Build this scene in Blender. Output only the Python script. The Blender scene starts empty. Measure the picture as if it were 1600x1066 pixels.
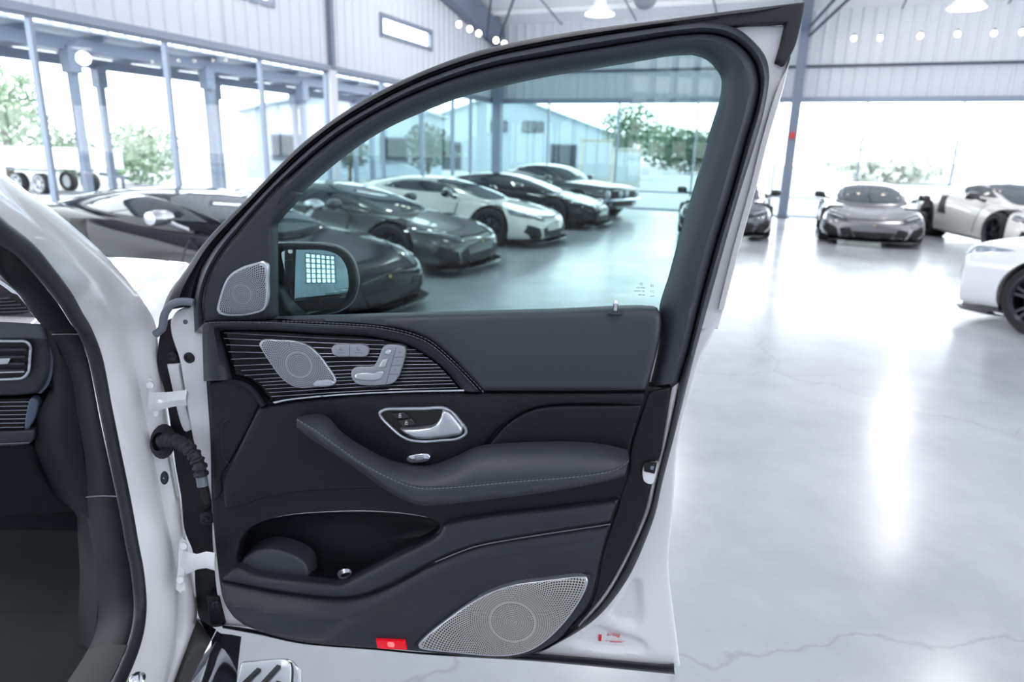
import bpy, bmesh, math, random
import numpy as np
from mathutils import Vector, Matrix
from mathutils.bvhtree import BVHTree
from mathutils.geometry import delaunay_2d_cdt

random.seed(7)
SC = bpy.context.scene
COL = SC.collection

# ------------------------------------------------------------------ camera
FPX, CX, CY = 1067.0, 800.0, 533.0
CAM_H = 1.6
CAM_R = (Matrix.Rotation(math.radians(90 - 15.36), 3, 'X') @ Matrix.Rotation(math.radians(1.37), 3, 'Z'))
CAM_P = Vector((0, 0, CAM_H))
cam_d = bpy.data.cameras.new('camera')
cam_d.sensor_width = 36.0
cam_d.lens = 36.0 * FPX / 1600.0
cam_d.clip_start = 0.02
cam_d.clip_end = 500
cam_d.dof.use_dof = True
cam_d.dof.focus_distance = 1.42
cam_d.dof.aperture_fstop = 3.2
cam_o = bpy.data.objects.new('camera', cam_d)
cam_o.matrix_world = Matrix.Translation(CAM_P) @ CAM_R.to_4x4()
COL.objects.link(cam_o)
SC.camera = cam_o

# ------------------------------------------------------------------ view + world
SC.view_settings.view_transform = 'Standard'
SC.view_settings.look = 'None'
SC.view_settings.gamma = 1.0
SC.view_settings.use_curve_mapping = False
SC.view_settings.exposure = 0.0
SC.cycles.max_bounces = 8
LAMP_POWER = 98.0        # each high-bay lamp
SKY_STRENGTH = 6.0
world = bpy.data.worlds.new('overcast_sky')
SC.world = world
world.use_nodes = True
bg = world.node_tree.nodes['Background']
bg.inputs['Color'].default_value = (0.90, 0.96, 1.0, 1)
bg.inputs['Strength'].default_value = SKY_STRENGTH

# ------------------------------------------------------------------ materials
def lin(c):
    c = c / 255.0
    return c / 12.92 if c <= 0.04045 else ((c + 0.055) / 1.055) ** 2.4
def rgb(r, g, b):
    return (lin(r), lin(g), lin(b), 1.0)
MATS = {}
def mat(name, color, rough=0.5, metal=0.0, coat=0.0, bump=0.0, bscale=300.0, spec=0.5, emit=None, estr=1.0, var=0.0, vscale=4.0):
    if name in MATS:
        return MATS[name]
    m = bpy.data.materials.new(name)
    m.use_nodes = True
    nt = m.node_tree
    b = nt.nodes['Principled BSDF']
    b.inputs['Base Color'].default_value = color
    b.inputs['Roughness'].default_value = rough
    b.inputs['Metallic'].default_value = metal
    b.inputs['Specular IOR Level'].default_value = spec
    b.inputs['Coat Weight'].default_value = coat
    b.inputs['Coat Roughness'].default_value = 0.03
    tc = nt.nodes.new('ShaderNodeTexCoord')
    if bump > 0:
        n = nt.nodes.new('ShaderNodeTexNoise'); n.inputs['Scale'].default_value = bscale
        n.inputs['Detail'].default_value = 3
        bp = nt.nodes.new('ShaderNodeBump'); bp.inputs['Strength'].default_value = bump
        bp.inputs['Distance'].default_value = 0.002
        nt.links.new(tc.outputs['Object'], n.inputs['Vector'])
        nt.links.new(n.outputs['Fac'], bp.inputs['Height'])
        nt.links.new(bp.outputs['Normal'], b.inputs['Normal'])
    if var > 0:
        n = nt.nodes.new('ShaderNodeTexNoise'); n.inputs['Scale'].default_value = vscale
        n.inputs['Detail'].default_value = 5
        mx = nt.nodes.new('ShaderNodeMix'); mx.data_type = 'RGBA'
        mx.inputs['A'].default_value = color
        mx.inputs['B'].default_value = tuple(c * (1 - var) for c in color[:3]) + (1,)
        nt.links.new(tc.outputs['Object'], n.inputs['Vector'])
        nt.links.new(n.outputs['Fac'], mx.inputs['Factor'])
        nt.links.new(mx.outputs['Result'], b.inputs['Base Color'])
    if emit:
        b.inputs['Emission Color'].default_value = emit
        b.inputs['Emission Strength'].default_value = estr
    MATS[name] = m
    return m
def glass_mat(name, tint, refl=0.06, rough=0.0):
    if name in MATS:
        return MATS[name]
    m = bpy.data.materials.new(name); m.use_nodes = True
    nt = m.node_tree; nt.nodes.clear()
    out = nt.nodes.new('ShaderNodeOutputMaterial')
    tr = nt.nodes.new('ShaderNodeBsdfTransparent'); tr.inputs['Color'].default_value = tint
    gl = nt.nodes.new('ShaderNodeBsdfGlossy'); gl.inputs['Roughness'].default_value = rough
    lw = nt.nodes.new('ShaderNodeLayerWeight'); lw.inputs['Blend'].default_value = 0.5
    pw = nt.nodes.new('ShaderNodeMath'); pw.operation = 'POWER'; pw.inputs[1].default_value = 5.0
    fr = nt.nodes.new('ShaderNodeMath'); fr.operation = 'MULTIPLY_ADD'; fr.inputs[1].default_value = 0.8; fr.inputs[2].default_value = refl
    nt.links.new(lw.outputs['Facing'], pw.inputs[0]); nt.links.new(pw.outputs[0], fr.inputs[0])
    mx = nt.nodes.new('ShaderNodeMixShader')
    nt.links.new(fr.outputs[0], mx.inputs['Fac'])
    nt.links.new(tr.outputs['BSDF'], mx.inputs[1]); nt.links.new(gl.outputs['BSDF'], mx.inputs[2])
    nt.links.new(mx.outputs['Shader'], out.inputs['Surface'])
    MATS[name] = m
    return m
def perforated_mat(name, base, ring, sectors, thr, metal=0.85, hole=(0.01, 0.011, 0.013, 1), inner=0.02):
    """metal grille: radial rows of slots round the centre of the UV map (UV in metres)"""
    if name in MATS:
        return MATS[name]
    m = bpy.data.materials.new(name); m.use_nodes = True
    nt = m.node_tree; L = nt.links; b = nt.nodes['Principled BSDF']
    uv = nt.nodes.new('ShaderNodeUVMap')
    sep = nt.nodes.new('ShaderNodeSeparateXYZ'); L.new(uv.outputs['UV'], sep.inputs[0])
    def M(op, a, c=None):
        n = nt.nodes.new('ShaderNodeMath'); n.operation = op
        for i, v in enumerate((a, c)):
            if v is None: continue
            if isinstance(v, (int, float)): n.inputs[i].default_value = v
            else: L.new(v, n.inputs[i])
        return n.outputs[0]
    x, y = sep.outputs[0], sep.outputs[1]
    r = M('SQRT', M('ADD', M('MULTIPLY', x, x), M('MULTIPLY', y, y)))
    th = M('ARCTAN2', y, x)
    rr = M('DIVIDE', r, ring)
    fl = M('FLOOR', rr)
    off = M('MULTIPLY', M('MODULO', fl, 2.0), math.pi)
    a = M('SINE', M('ADD', M('MULTIPLY', th, sectors), off))
    c = M('SINE', M('MULTIPLY', M('FRACT', rr), math.pi))
    inn = M('LESS_THAN', r, inner)
    a2 = M('SINE', M('ADD', M('MULTIPLY', th, sectors * 0.5), off))
    aa = M('ADD', M('MULTIPLY', a, M('SUBTRACT', 1.0, inn)), M('MULTIPLY', a2, inn))
    h = M('MULTIPLY', M('GREATER_THAN', aa, thr), M('GREATER_THAN', c, 0.42))
    rimd = M('LESS_THAN', M('ABSOLUTE', M('SUBTRACT', r, inner)), 0.0012)
    h = M('MULTIPLY', h, M('SUBTRACT', 1.0, rimd))
    mx = nt.nodes.new('ShaderNodeMix'); mx.data_type = 'RGBA'
    mx.inputs['A'].default_value = base; mx.inputs['B'].default_value = hole
    L.new(h, mx.inputs['Factor']); L.new(mx.outputs['Result'], b.inputs['Base Color'])
    L.new(M('MULTIPLY', M('SUBTRACT', 1.0, h), metal), b.inputs['Metallic'])
    b.inputs['Roughness'].default_value = 0.38
    bp = nt.nodes.new('ShaderNodeBump'); bp.inputs['Strength'].default_value = 0.6; bp.inputs['Distance'].default_value = 0.001
    L.new(M('SUBTRACT', 1.0, h), bp.inputs['Height']); L.new(bp.outputs['Normal'], b.inputs['Normal'])
    MATS[name] = m
    return m

LEATHER = mat('grey_black_leather', rgb(56, 59, 68), 0.42, bump=0.25, bscale=420)
LEATHER_D = mat('dark_leather', rgb(38, 41, 50), 0.45, bump=0.25, bscale=420)
PLASTIC = mat('black_soft_plastic', rgb(19, 21, 28), 0.45, spec=0.3, bump=0.2, bscale=600)
PLASTIC_G = mat('charcoal_frame_plastic', rgb(50, 54, 64), 0.45, bump=0.12, bscale=700)
RUBBER = mat('black_rubber', rgb(30, 33, 41), 0.55)
LACQUER = mat('black_lacquer', rgb(7, 8, 13), 0.06, coat=0.0, spec=0.22)
CHROME = mat('bright_chrome', rgb(225, 228, 235), 0.08, 1.0)
SATIN = mat('satin_silver', rgb(200, 203, 210), 0.28, 0.85)
SILVER_PLASTIC = mat('silver_button_plastic', rgb(160, 163, 172), 0.35, 0.4)
STRIPE = mat('pinstripe_silver', rgb(140, 145, 158), 0.3, 0.6)
THREAD = mat('grey_stitch_thread', rgb(120, 124, 134), 0.8)
WHITE = mat('white_car_paint', rgb(236, 236, 240), 0.18, coat=0.8)
SEALGREY = mat('grey_sealer_tube', rgb(112, 118, 132), 0.4)
INTERIOR = mat('cabin_black', rgb(17, 19, 26), 0.55, spec=0.15, bump=0.15, bscale=600)
CARPET = mat('black_carpet', rgb(13, 14, 18), 0.95, bump=0.8, bscale=900)
TYRE = mat('tyre_rubber', rgb(22, 23, 26), 0.7)
BLACKGLOSS = mat('gloss_black', rgb(10, 11, 15), 0.1, coat=0.6)
DARKVOID = mat('dark_grille', rgb(14, 15, 18), 0.6)
RED_LENS = mat('red_lens', rgb(190, 8, 26), 0.15, emit=rgb(255, 12, 45), estr=0.4)
RED_LENS_HOT = mat('red_lens_bulb', rgb(255, 90, 90), 0.15, emit=rgb(255, 110, 110), estr=1.1)
RED_PRINT = mat('red_print', rgb(214, 50, 62), 0.5)
WHITE_PRINT = mat('white_print', rgb(225, 228, 235), 0.5)
GREY_PRINT = mat('grey_print', rgb(92, 96, 106), 0.5)
STEEL = mat('grey_painted_steel', rgb(118, 128, 146), 0.5)
STEEL_D = mat('dark_steel', rgb(66, 74, 92), 0.5)
MULLION = mat('aluminium_mullion', rgb(138, 148, 166), 0.4, 0.2)
SIDING = mat('pale_metal_siding', rgb(214, 218, 227), 0.45)
ROOFMAT = mat('white_roof_insulation', rgb(240, 242, 246), 0.7)
PANE = glass_mat('clear_window_glass', (0.96, 0.98, 0.98, 1))
DOORGLASS = glass_mat('green_tinted_door_glass', (0.47, 0.64, 0.64, 1), 0.03)
CARGLASS = mat('dark_car_glass', rgb(34, 44, 52), 0.04, coat=0.5, spec=0.8)
WINDSCREEN = mat('tinted_windscreen', rgb(44, 58, 64), 0.04, coat=0.6, spec=0.9)
MIRROR = mat('mirror_glass', (0.8, 0.84, 0.86, 1), 0.01, 1.0)
BULB = mat('lit_bulb', (1, 0.9, 0.7, 1), 0.5, emit=(1, 0.88, 0.68, 1), estr=14)
LAMPGLOW = mat('lamp_diffuser', (1, 1, 1, 1), 0.5, emit=(1, 0.98, 0.95, 1), estr=6)
LAMPSHADE = mat('white_lamp_shade', rgb(235, 236, 240), 0.4)

# floor: polished concrete with faint mottling and hairline cracks
def floor_material():
    m = bpy.data.materials.new('polished_concrete'); m.use_nodes = True
    nt = m.node_tree; L = nt.links; b = nt.nodes['Principled BSDF']
    tc = nt.nodes.new('ShaderNodeTexCoord')
    n1 = nt.nodes.new('ShaderNodeTexNoise'); n1.inputs['Scale'].default_value = 0.7; n1.inputs['Detail'].default_value = 8
    n1.inputs['Roughness'].default_value = 0.65
    n2 = nt.nodes.new('ShaderNodeTexNoise'); n2.inputs['Scale'].default_value = 1.6; n2.inputs['Detail'].default_value = 4
    vo = nt.nodes.new('ShaderNodeTexVoronoi'); vo.feature = 'DISTANCE_TO_EDGE'; vo.inputs['Scale'].default_value = 0.33
    nw = nt.nodes.new('ShaderNodeTexNoise'); nw.inputs['Scale'].default_value = 3.5; nw.inputs['Detail'].default_value = 6
    va = nt.nodes.new('ShaderNodeVectorMath'); va.operation = 'MULTIPLY_ADD'
    va.inputs[1].default_value = (0.4, 0.4, 0)
    for n in (n1, n2, nw): L.new(tc.outputs['Object'], n.inputs['Vector'])
    L.new(nw.outputs['Color'], va.inputs[0]); L.new(tc.outputs['Object'], va.inputs[2])
    L.new(va.outputs[0], vo.inputs['Vector'])
    cr = nt.nodes.new('ShaderNodeValToRGB')
    cr.color_ramp.elements[0].position = 0.0; cr.color_ramp.elements[0].color = (0.82, 0.82, 0.82, 1)
    cr.color_ramp.elements[1].position = 0.004; cr.color_ramp.elements[1].color = (1, 1, 1, 1)
    L.new(vo.outputs['Distance'], cr.inputs['Fac'])
    ra = nt.nodes.new('ShaderNodeValToRGB')
    ra.color_ramp.elements[0].position = 0.3; ra.color_ramp.elements[0].color = rgb(158, 162, 170)
    ra.color_ramp.elements[1].position = 0.7; ra.color_ramp.elements[1].color = rgb(190, 193, 199)
    L.new(n1.outputs['Fac'], ra.inputs['Fac'])
    m1 = nt.nodes.new('ShaderNodeMix'); m1.data_type = 'RGBA'; m1.blend_type = 'MULTIPLY'; m1.inputs['Factor'].default_value = 1
    L.new(ra.outputs['Color'], m1.inputs['A']); L.new(cr.outputs['Color'], m1.inputs['B'])
    L.new(m1.outputs['Result'], b.inputs['Base Color'])
    mr = nt.nodes.new('ShaderNodeMapRange'); mr.inputs['To Min'].default_value = 0.13; mr.inputs['To Max'].default_value = 0.30
    L.new(n2.outputs['Fac'], mr.inputs['Value']); L.new(mr.outputs['Result'], b.inputs['Roughness'])
    b.inputs['Specular IOR Level'].default_value = 0.6
    return m
FLOOR = floor_material()

# ------------------------------------------------------------------ helpers
WORLD_OF = {}
def put(o, parent=None):
    COL.objects.link(o)
    if parent is not None:
        o.parent = parent
        if parent.name in WORLD_OF:
            o.matrix_parent_inverse = WORLD_OF[parent.name].inverted()
    return o
def tag(o, label=None, cat=None, group=None, kind=None):
    if label: o['label'] = label
    if cat: o['category'] = cat
    if group: o['group'] = group
    if kind: o['kind'] = kind
    return o
def empty(name, loc=(0, 0, 0), rotz=0.0, worldcoords=False):
    o = bpy.data.objects.new(name, None)
    o.location = loc; o.rotation_euler = (0, 0, rotz)
    o.empty_display_size = 0.1
    COL.objects.link(o)
    if worldcoords:
        WORLD_OF[o.name] = Matrix.Translation(Vector(loc))
    return o
def mk(name, verts, faces, m, parent=None, angle=40, smooth=True, uvs=None):
    me = bpy.data.meshes.new(name)
    me.from_pydata([tuple(v) for v in verts], [], [tuple(f) for f in faces])
    me.validate()
    if smooth:
        me.shade_smooth()
        me.set_sharp_from_angle(angle=math.radians(angle))
    if uvs is not None:
        ul = me.uv_layers.new(name='UVMap')
        for lp in me.loops:
            ul.data[lp.index].uv = uvs[lp.vertex_index]
    me.materials.append(m)
    o = bpy.data.objects.new(name, me)
    return put(o, parent)

class MB:
    """collects simple solids into one mesh"""
    def __init__(s): s.v = []; s.f = []
    def add(s, v, f):
        n = len(s.v); s.v += [tuple(p) for p in v]; s.f += [tuple(i + n for i in q) for q in f]; return s
    def box(s, a, b, M=None):
        x0, y0, z0 = a; x1, y1, z1 = b
        v = [(x0, y0, z0), (x1, y0, z0), (x1, y1, z0), (x0, y1, z0), (x0, y0, z1), (x1, y0, z1), (x1, y1, z1), (x0, y1, z1)]
        if M is not None: v = [M @ Vector(p) for p in v]
        return s.add(v, [(3, 2, 1, 0), (4, 5, 6, 7), (0, 1, 5, 4), (1, 2, 6, 5), (2, 3, 7, 6), (3, 0, 4, 7)])
    def beam(s, p, q, w, h, up=Vector((0, 0, 1))):
        p = Vector(p); q = Vector(q); d = (q - p).normalized()
        r = d.cross(up)
        if r.length < 1e-4: r = Vector((1, 0, 0))
        r.normalize(); u = r.cross(d).normalized()
        v = []
        for c in (p, q):
            v += [c - r * w / 2 - u * h / 2, c + r * w / 2 - u * h / 2, c + r * w / 2 + u * h / 2, c - r * w / 2 + u * h / 2]
        return s.add(v, [(3, 2, 1, 0), (4, 5, 6, 7), (0, 1, 5, 4), (1, 2, 6, 5), (2, 3, 7, 6), (3, 0, 4, 7)])
    def tube(s, pts, r, n=10, caps=True):
        pts = [Vector(p) for p in pts]; N = len(pts)
        rad = r if isinstance(r, (list, tuple)) else [r] * N
        v = []; f = []; ref = None
        for i, p in enumerate(pts):
            d = (pts[min(i + 1, N - 1)] - pts[max(i - 1, 0)]).normalized()
            if ref is None:
                ref = Vector((0, 0, 1)) if abs(d.z) < 0.9 else Vector((1, 0, 0))
            a = d.cross(ref)
            if a.length < 1e-5: a = d.orthogonal()
            a.normalize(); b = a.cross(d).normalized(); ref = b
            for k in range(n):
                t = 2 * math.pi * k / n
                v.append(p + (a * math.cos(t) + b * math.sin(t)) * rad[i])
        for i in range(N - 1):
            for k in range(n):
                f.append((i * n + k, i * n + (k + 1) % n, (i + 1) * n + (k + 1) % n, (i + 1) * n + k))
        if caps:
            f.append(tuple(range(n - 1, -1, -1))); f.append(tuple((N - 1) * n + k for k in range(n)))
        return s.add(v, f)
    def lathe(s, prof, n=28, M=None, close=False):
        """profile [(radius, height)] round local z"""
        v = []; f = []
        for r, h in prof:
            for k in range(n):
                t = 2 * math.pi * k / n
                p = Vector((r * math.cos(t), r * math.sin(t), h))
                v.append(M @ p if M is not None else p)
        P = len(prof)
        for i in range(P - 1 + (1 if close else 0)):
            j = (i + 1) % P
            for k in range(n):
                f.append((i * n + k, i * n + (k + 1) % n, j * n + (k + 1) % n, j * n + k))
        return s.add(v, f)
    def build(s, name, m, parent=None, angle=40, smooth=True):
        return mk(name, s.v, s.f, m, parent, angle, smooth)

def ray(px, py):
    return CAM_R @ Vector(((px - CX) / FPX, -(py - CY) / FPX, -1.0))
def at(px, py, Y):
    d = ray(px, py); return CAM_P + d * (Y / d.y)
def onz(px, py, z=0.0):
    d = ray(px, py); return CAM_P + d * ((z - CAM_H) / d.z)

class Plane:
    def __init__(s, o, U, V):
        s.o = Vector(o); s.U = Vector(U).normalized(); s.V = Vector(V).normalized(); s.W = s.U.cross(s.V)
    def hit(s, px, py, w=0.0):
        d = ray(px, py); t = ((s.o + s.W * w - CAM_P).dot(s.W)) / d.dot(s.W)
        return CAM_P + d * t
    def uv(s, px, py, w=0.0):
        q = s.hit(px, py, w) - s.o; return (q.dot(s.U), q.dot(s.V))
    def p(s, u, v, w=0.0):
        return s.o + s.U * u + s.V * v + s.W * w

def catmull(P, closed, step):
    P = [np.array(p[:2], float) for p in P]
    n = len(P); out = []
    segs = n if closed else n - 1
    for i in range(segs):
        p1, p2 = P[i], P[(i + 1) % n]
        p0 = P[(i - 1) % n] if (closed or i > 0) else 2 * p1 - p2
        p3 = P[(i + 2) % n] if (closed or i < n - 2) else 2 * p2 - p1
        L = np.linalg.norm(p2 - p1); k = max(1, int(L / step))
        d0, d1, d2 = (max(np.linalg.norm(b - a), 1e-6) ** 0.5 for a, b in ((p0, p1), (p1, p2), (p2, p3)))
        t0, t1, t2, t3 = 0, d0, d0 + d1, d0 + d1 + d2
        for j in range(k):
            t = t1 + (t2 - t1) * j / k
            A1 = (t1 - t) / (t1 - t0) * p0 + (t - t0) / (t1 - t0) * p1
            A2 = (t2 - t) / (t2 - t1) * p1 + (t - t1) / (t2 - t1) * p2
            A3 = (t3 - t) / (t3 - t2) * p2 + (t - t2) / (t3 - t2) * p3
            B1 = (t2 - t) / (t2 - t0) * A1 + (t - t0) / (t2 - t0) * A2
            B2 = (t3 - t) / (t3 - t1) * A2 + (t - t1) / (t3 - t1) * A3
            out.append((t2 - t) / (t2 - t1) * B1 + (t - t1) / (t2 - t1) * B2)
    if not closed: out.append(P[-1])
    return out
def smooth_loop(P, step=5.0):
    """closed outline; a point (x, y, 1) is a sharp corner"""
    cor = [i for i, p in enumerate(P) if len(p) > 2 and p[2]]
    if not cor: return catmull(P, True, step)
    n = len(P); out = []
    for a, i in enumerate(cor):
        j = cor[(a + 1) % len(cor)]
        idx = [i]; k = i
        while True:
            k = (k + 1) % n; idx.append(k)
            if k == j: break
        out += catmull([P[q] for q in idx], False, step)[:-1]
    return out
def resample(P, n):
    P = np.array([p[:2] for p in P], float)
    d = np.r_[0, np.cumsum(np.linalg.norm(np.diff(P, axis=0), axis=1))]
    t = np.linspace(0, d[-1], n)
    return np.c_[np.interp(t, d, P[:, 0]), np.interp(t, d, P[:, 1])]
def curve_n(P, n):
    return resample(catmull(P, False, 3.0), n)
def seg_dist(pts, a, b):
    """distance of each point to the nearest of the segments a-b"""
    pts = np.asarray(pts); best = np.full(len(pts), 1e9)
    for i in range(0, len(pts), 1500):
        p = pts[i:i + 1500, None, :]; ab = (b - a)[None]; ap = p - a[None]
        t = np.clip((ap * ab).sum(2) / np.maximum((ab * ab).sum(2), 1e-12), 0, 1)
        best[i:i + 1500] = np.sqrt(((ap - t[..., None] * ab) ** 2).sum(2)).min(1)
    return best
def inside(pts, poly):
    pts = np.asarray(pts); poly = np.asarray(poly); r = np.zeros(len(pts), bool)
    j = len(poly) - 1
    for i in range(len(poly)):
        a, b = poly[i], poly[j]
        c = ((a[1] > pts[:, 1]) != (b[1] > pts[:, 1]))
        x = (b[0] - a[0]) * (pts[:, 1] - a[1]) / ((b[1] - a[1]) if abs(b[1] - a[1]) > 1e-12 else 1e-12) + a[0]
        r ^= c & (pts[:, 0] < x); j = i
    return r
def fill2d(loops, g, rings=()):
    """triangulate outline loops[0] with holes loops[1:] and a grid of inner points"""
    loops = [np.asarray(l) for l in loops]
    A = np.concatenate(loops); B = np.concatenate([np.roll(l, -1, 0) for l in loops])
    lo, hi = loops[0].min(0), loops[0].max(0)
    gx, gy = np.meshgrid(np.arange(lo[0] + g / 2, hi[0], g), np.arange(lo[1] + g / 2, hi[1], g))
    gx = gx + (np.arange(gx.shape[0])[:, None] % 2) * g * 0.5
    cand = np.c_[gx.ravel(), gy.ravel()]
    def ok(c, dmin):
        if len(c) == 0: return c
        k = inside(c, loops[0])
        for h in loops[1:]: k &= ~inside(c, h)
        c = c[k]
        if len(c) == 0: return c
        return c[seg_dist(c, A, B) > dmin]
    rm = max(rings) if len(rings) else 0
    pts = [ok(cand, max(0.6 * rm + 0.45 * g, 0.5 * g) if rm else 0.45 * g)]
    for q in rings:
        for l in loops:
            t = np.roll(l, -1, 0) - np.roll(l, 1, 0); t /= np.maximum(np.linalg.norm(t, axis=1), 1e-9)[:, None]
            for s in (1, -1):
                pts.append(ok(l + s * q * np.c_[-t[:, 1], t[:, 0]], 0.9 * q))
    V = []; E = []
    for l in loops:
        n = len(V); V += [Vector(p) for p in l]
        E += [(n + i, n + (i + 1) % len(l)) for i in range(len(l))]
    nb = len(V)
    for p in pts: V += [Vector(q) for q in p]
    v, e, f, *_ = delaunay_2d_cdt(V, E, [], 0, 1e-6)
    v = np.array([(p.x, p.y) for p in v]); f = [tuple(t) for t in f]
    c = np.array([v[list(t)].mean(0) for t in f])
    k = inside(c, loops[0])
    for h in loops[1:]: k &= ~inside(c, h)
    return v, [t for t, q in zip(f, k) if q], seg_dist(v, A, B)

def relief(name, plane, outline, w, m, parent=None, r=0.004, g=0.02, depth=0.02, holes=(), fun=None, step=5.0, center=None, back=False, edge_drop=None, angle=40):
    """solid panel over a traced outline: rounded edge of radius r, own thickness, optional sculpt fun(uv, dist)->dw"""
    loops = [np.array([plane.uv(p[0], p[1], w) for p in smooth_loop(outline, step)])]
    for h in holes:
        loops.append(np.array([plane.uv(p[0], p[1], w) for p in smooth_loop(h, step)]))
    rings = [r * q for q in (0.12, 0.45, 1.0)] if r > 0 else ()
    v, f, d = fill2d(loops, g, rings)
    W = np.full(len(v), w)
    if r > 0:
        q = np.clip(1 - d / r, 0, 1); W = W - (edge_drop or r) * (1 - np.sqrt(np.clip(1 - q * q, 0, 1)))
    if fun is not None: W = W + fun(v, d)
    verts = [plane.p(v[i, 0], v[i, 1], W[i]) for i in range(len(v))]
    uvs = None
    if center is not None:
        c = plane.uv(center[0], center[1], w)
        uvs = [(p[0] - c[0], p[1] - c[1]) for p in v]
    faces = list(f)
    ed = {}
    for t in f:
        for a, b in zip(t, t[1:] + t[:1]): ed[(a, b)] = 1
    bl = [(a, b) for (a, b) in ed if (b, a) not in ed]
    low = {}
    for a, b in bl:
        for k in (a, b):
            if k not in low:
                low[k] = len(verts); verts.append(plane.p(v[k, 0], v[k, 1], w - depth - (r or 0)))
                if uvs is not None: uvs.append(uvs[k])
        faces.append((b, a, low[a], low[b]))
    if back:
        n = len(verts)
        for k in range(len(v)):
            verts.append(plane.p(v[k, 0], v[k, 1], w - depth - (r or 0)))
            if uvs is not None: uvs.append(uvs[k])
        faces += [tuple(n + k for k in reversed(t)) for t in f]
    return mk(name, verts, faces, m, parent, angle, uvs=uvs)

def grid_faces(R, N, close_r=False):
    f = []
    for i in range(R - 1 + (1 if close_r else 0)):
        for k in range(N - 1):
            j = (i + 1) % R
            f.append((i * N + k, i * N + k + 1, j * N + k + 1, j * N + k))
    return f
def loft3(name, rows, m, parent=None, angle=50, close=False):
    N = len(rows[0]); v = [p for r in rows for p in r]
    return mk(name, v, grid_faces(len(rows), N, close), m, parent, angle)
def strip(name, plane, segs, prof, m, parent=None, n=90, thick=0.02, angle=50):
    """band between traced curve pairs; prof = [(t across, w)]; closed behind to give thickness"""
    A = []; B = []
    tot = sum(len(catmull(a, False, 3)) for a, b in segs)
    for a, b in segs:
        k = max(6, int(n * len(catmull(a, False, 3)) / tot))
        A.append(curve_n(a, k)); B.append(curve_n(b, k))
    A = np.concatenate([A[0]] + [x[1:] for x in A[1:]]); B = np.concatenate([B[0]] + [x[1:] for x in B[1:]])
    rows = []
    wmin = min(w for _, w in prof)
    full = [(prof[0][0], wmin - thick)] + list(prof) + [(prof[-1][0], wmin - thick)]
    for t, w in full:
        rows.append([plane.hit(*(A[i] * (1 - t) + B[i] * t), w) for i in range(len(A))])
    return loft3(name, rows, m, parent, angle, close=True)
def rows_px(plane, rows, n):
    out = []
    for pts, w in rows:
        out.append([plane.hit(p[0], p[1], w) for p in curve_n(pts, n)])
    return out
def pxtube(name, plane, pts, w, rad, m, parent=None, n=8, step=6.0):
    return MB().tube([plane.hit(p[0], p[1], w) for p in catmull(pts, False, step)], rad, n).build(name, m, parent)
def text_on(name, plane, s, px, py, w, hgt, m, parent=None, flip=False, lean=0.0):
    c = bpy.data.curves.new(name, 'FONT'); c.body = s; c.size = hgt; c.extrude = 0.0003; c.shear = lean
    c.align_x = 'CENTER'; c.align_y = 'CENTER'; c.materials.append(m)
    o = bpy.data.objects.new(name, c)
    R = Matrix((plane.U * (-1 if flip else 1), plane.V, plane.W * (-1 if flip else 1))).transposed().to_4x4()
    o.matrix_basis = Matrix.Translation(plane.hit(px, py, w)) @ R
    COL.objects.link(o); bpy.context.view_layer.update()
    me = bpy.data.meshes.new_from_object(o.evaluated_get(bpy.context.evaluated_depsgraph_get()))
    me.transform(o.matrix_basis); bpy.data.objects.remove(o); bpy.data.curves.remove(c)
    me.materials.clear(); me.materials.append(m)
    return put(bpy.data.objects.new(name, me), parent)

# ------------------------------------------------------------------ the showroom
BA = math.radians(21.56)
BC = Vector((-0.747, 23.78, 0))
BT = Vector((math.cos(BA), -math.sin(BA), 0))      # along the far wall
BS = Vector((-math.sin(BA), -math.cos(BA), 0))     # along the window wall, towards the camera
def B(t, s, z=0.0):
    return BC + BT * t + BS * s + Vector((0, 0, z))
BM = Matrix((BT, -BS, Vector((0, 0, 1)))).transposed().to_4x4()   # building axes
def left_hit(px, py):
    """(s, z) where a sight line meets the window wall"""
    d = ray(px, py); q = (BC - CAM_P).dot(BT) / d.dot(BT); P = CAM_P + d * q
    return (P - BC).dot(BS), P.z
def far_hit(px, py):
    d = ray(px, py); q = (BC - CAM_P).dot(BS) / d.dot(BS); P = CAM_P + d * q
    return (P - BC).dot(BT), P.z
HEAD = 3.21
EAVE, SLOPE, RIDGE_S, BACK_S, RIGHT_T = 5.55, 0.17, 15.0, 28.0, 27.0
def roof_z(s):
    return EAVE + SLOPE * (s if s < RIDGE_S else 2 * RIDGE_S - s)

fl = MB()
a, b_, c, d = B(-0.15, -0.15), B(RIGHT_T + .2, -0.15), B(RIGHT_T + .2, BACK_S + .2), B(-0.15, BACK_S + .2)
fl.add([a, b_, c, d, a - Vector((0, 0, .2)), b_ - Vector((0, 0, .2)), c - Vector((0, 0, .2)), d - Vector((0, 0, .2))],
       [(3, 2, 1, 0)[::-1][::-1], (4, 5, 6, 7), (0, 1, 5, 4), (1, 2, 6, 5), (2, 3, 7, 6), (3, 0, 4, 7)])
tag(fl.build('floor', FLOOR, smooth=False), 'polished pale concrete showroom floor with hairline cracks', kind='structure')
gm = mat('outdoor_concrete', rgb(150, 154, 158), 0.9, var=0.15, vscale=0.3)
MB().box((-150, -60, -0.5), (150, 220, -0.06)).build('ground', gm, smooth=False)['kind'] = 'structure'
bpy.data.objects['ground']['label'] = 'pale concrete yard outside the showroom windows'

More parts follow.
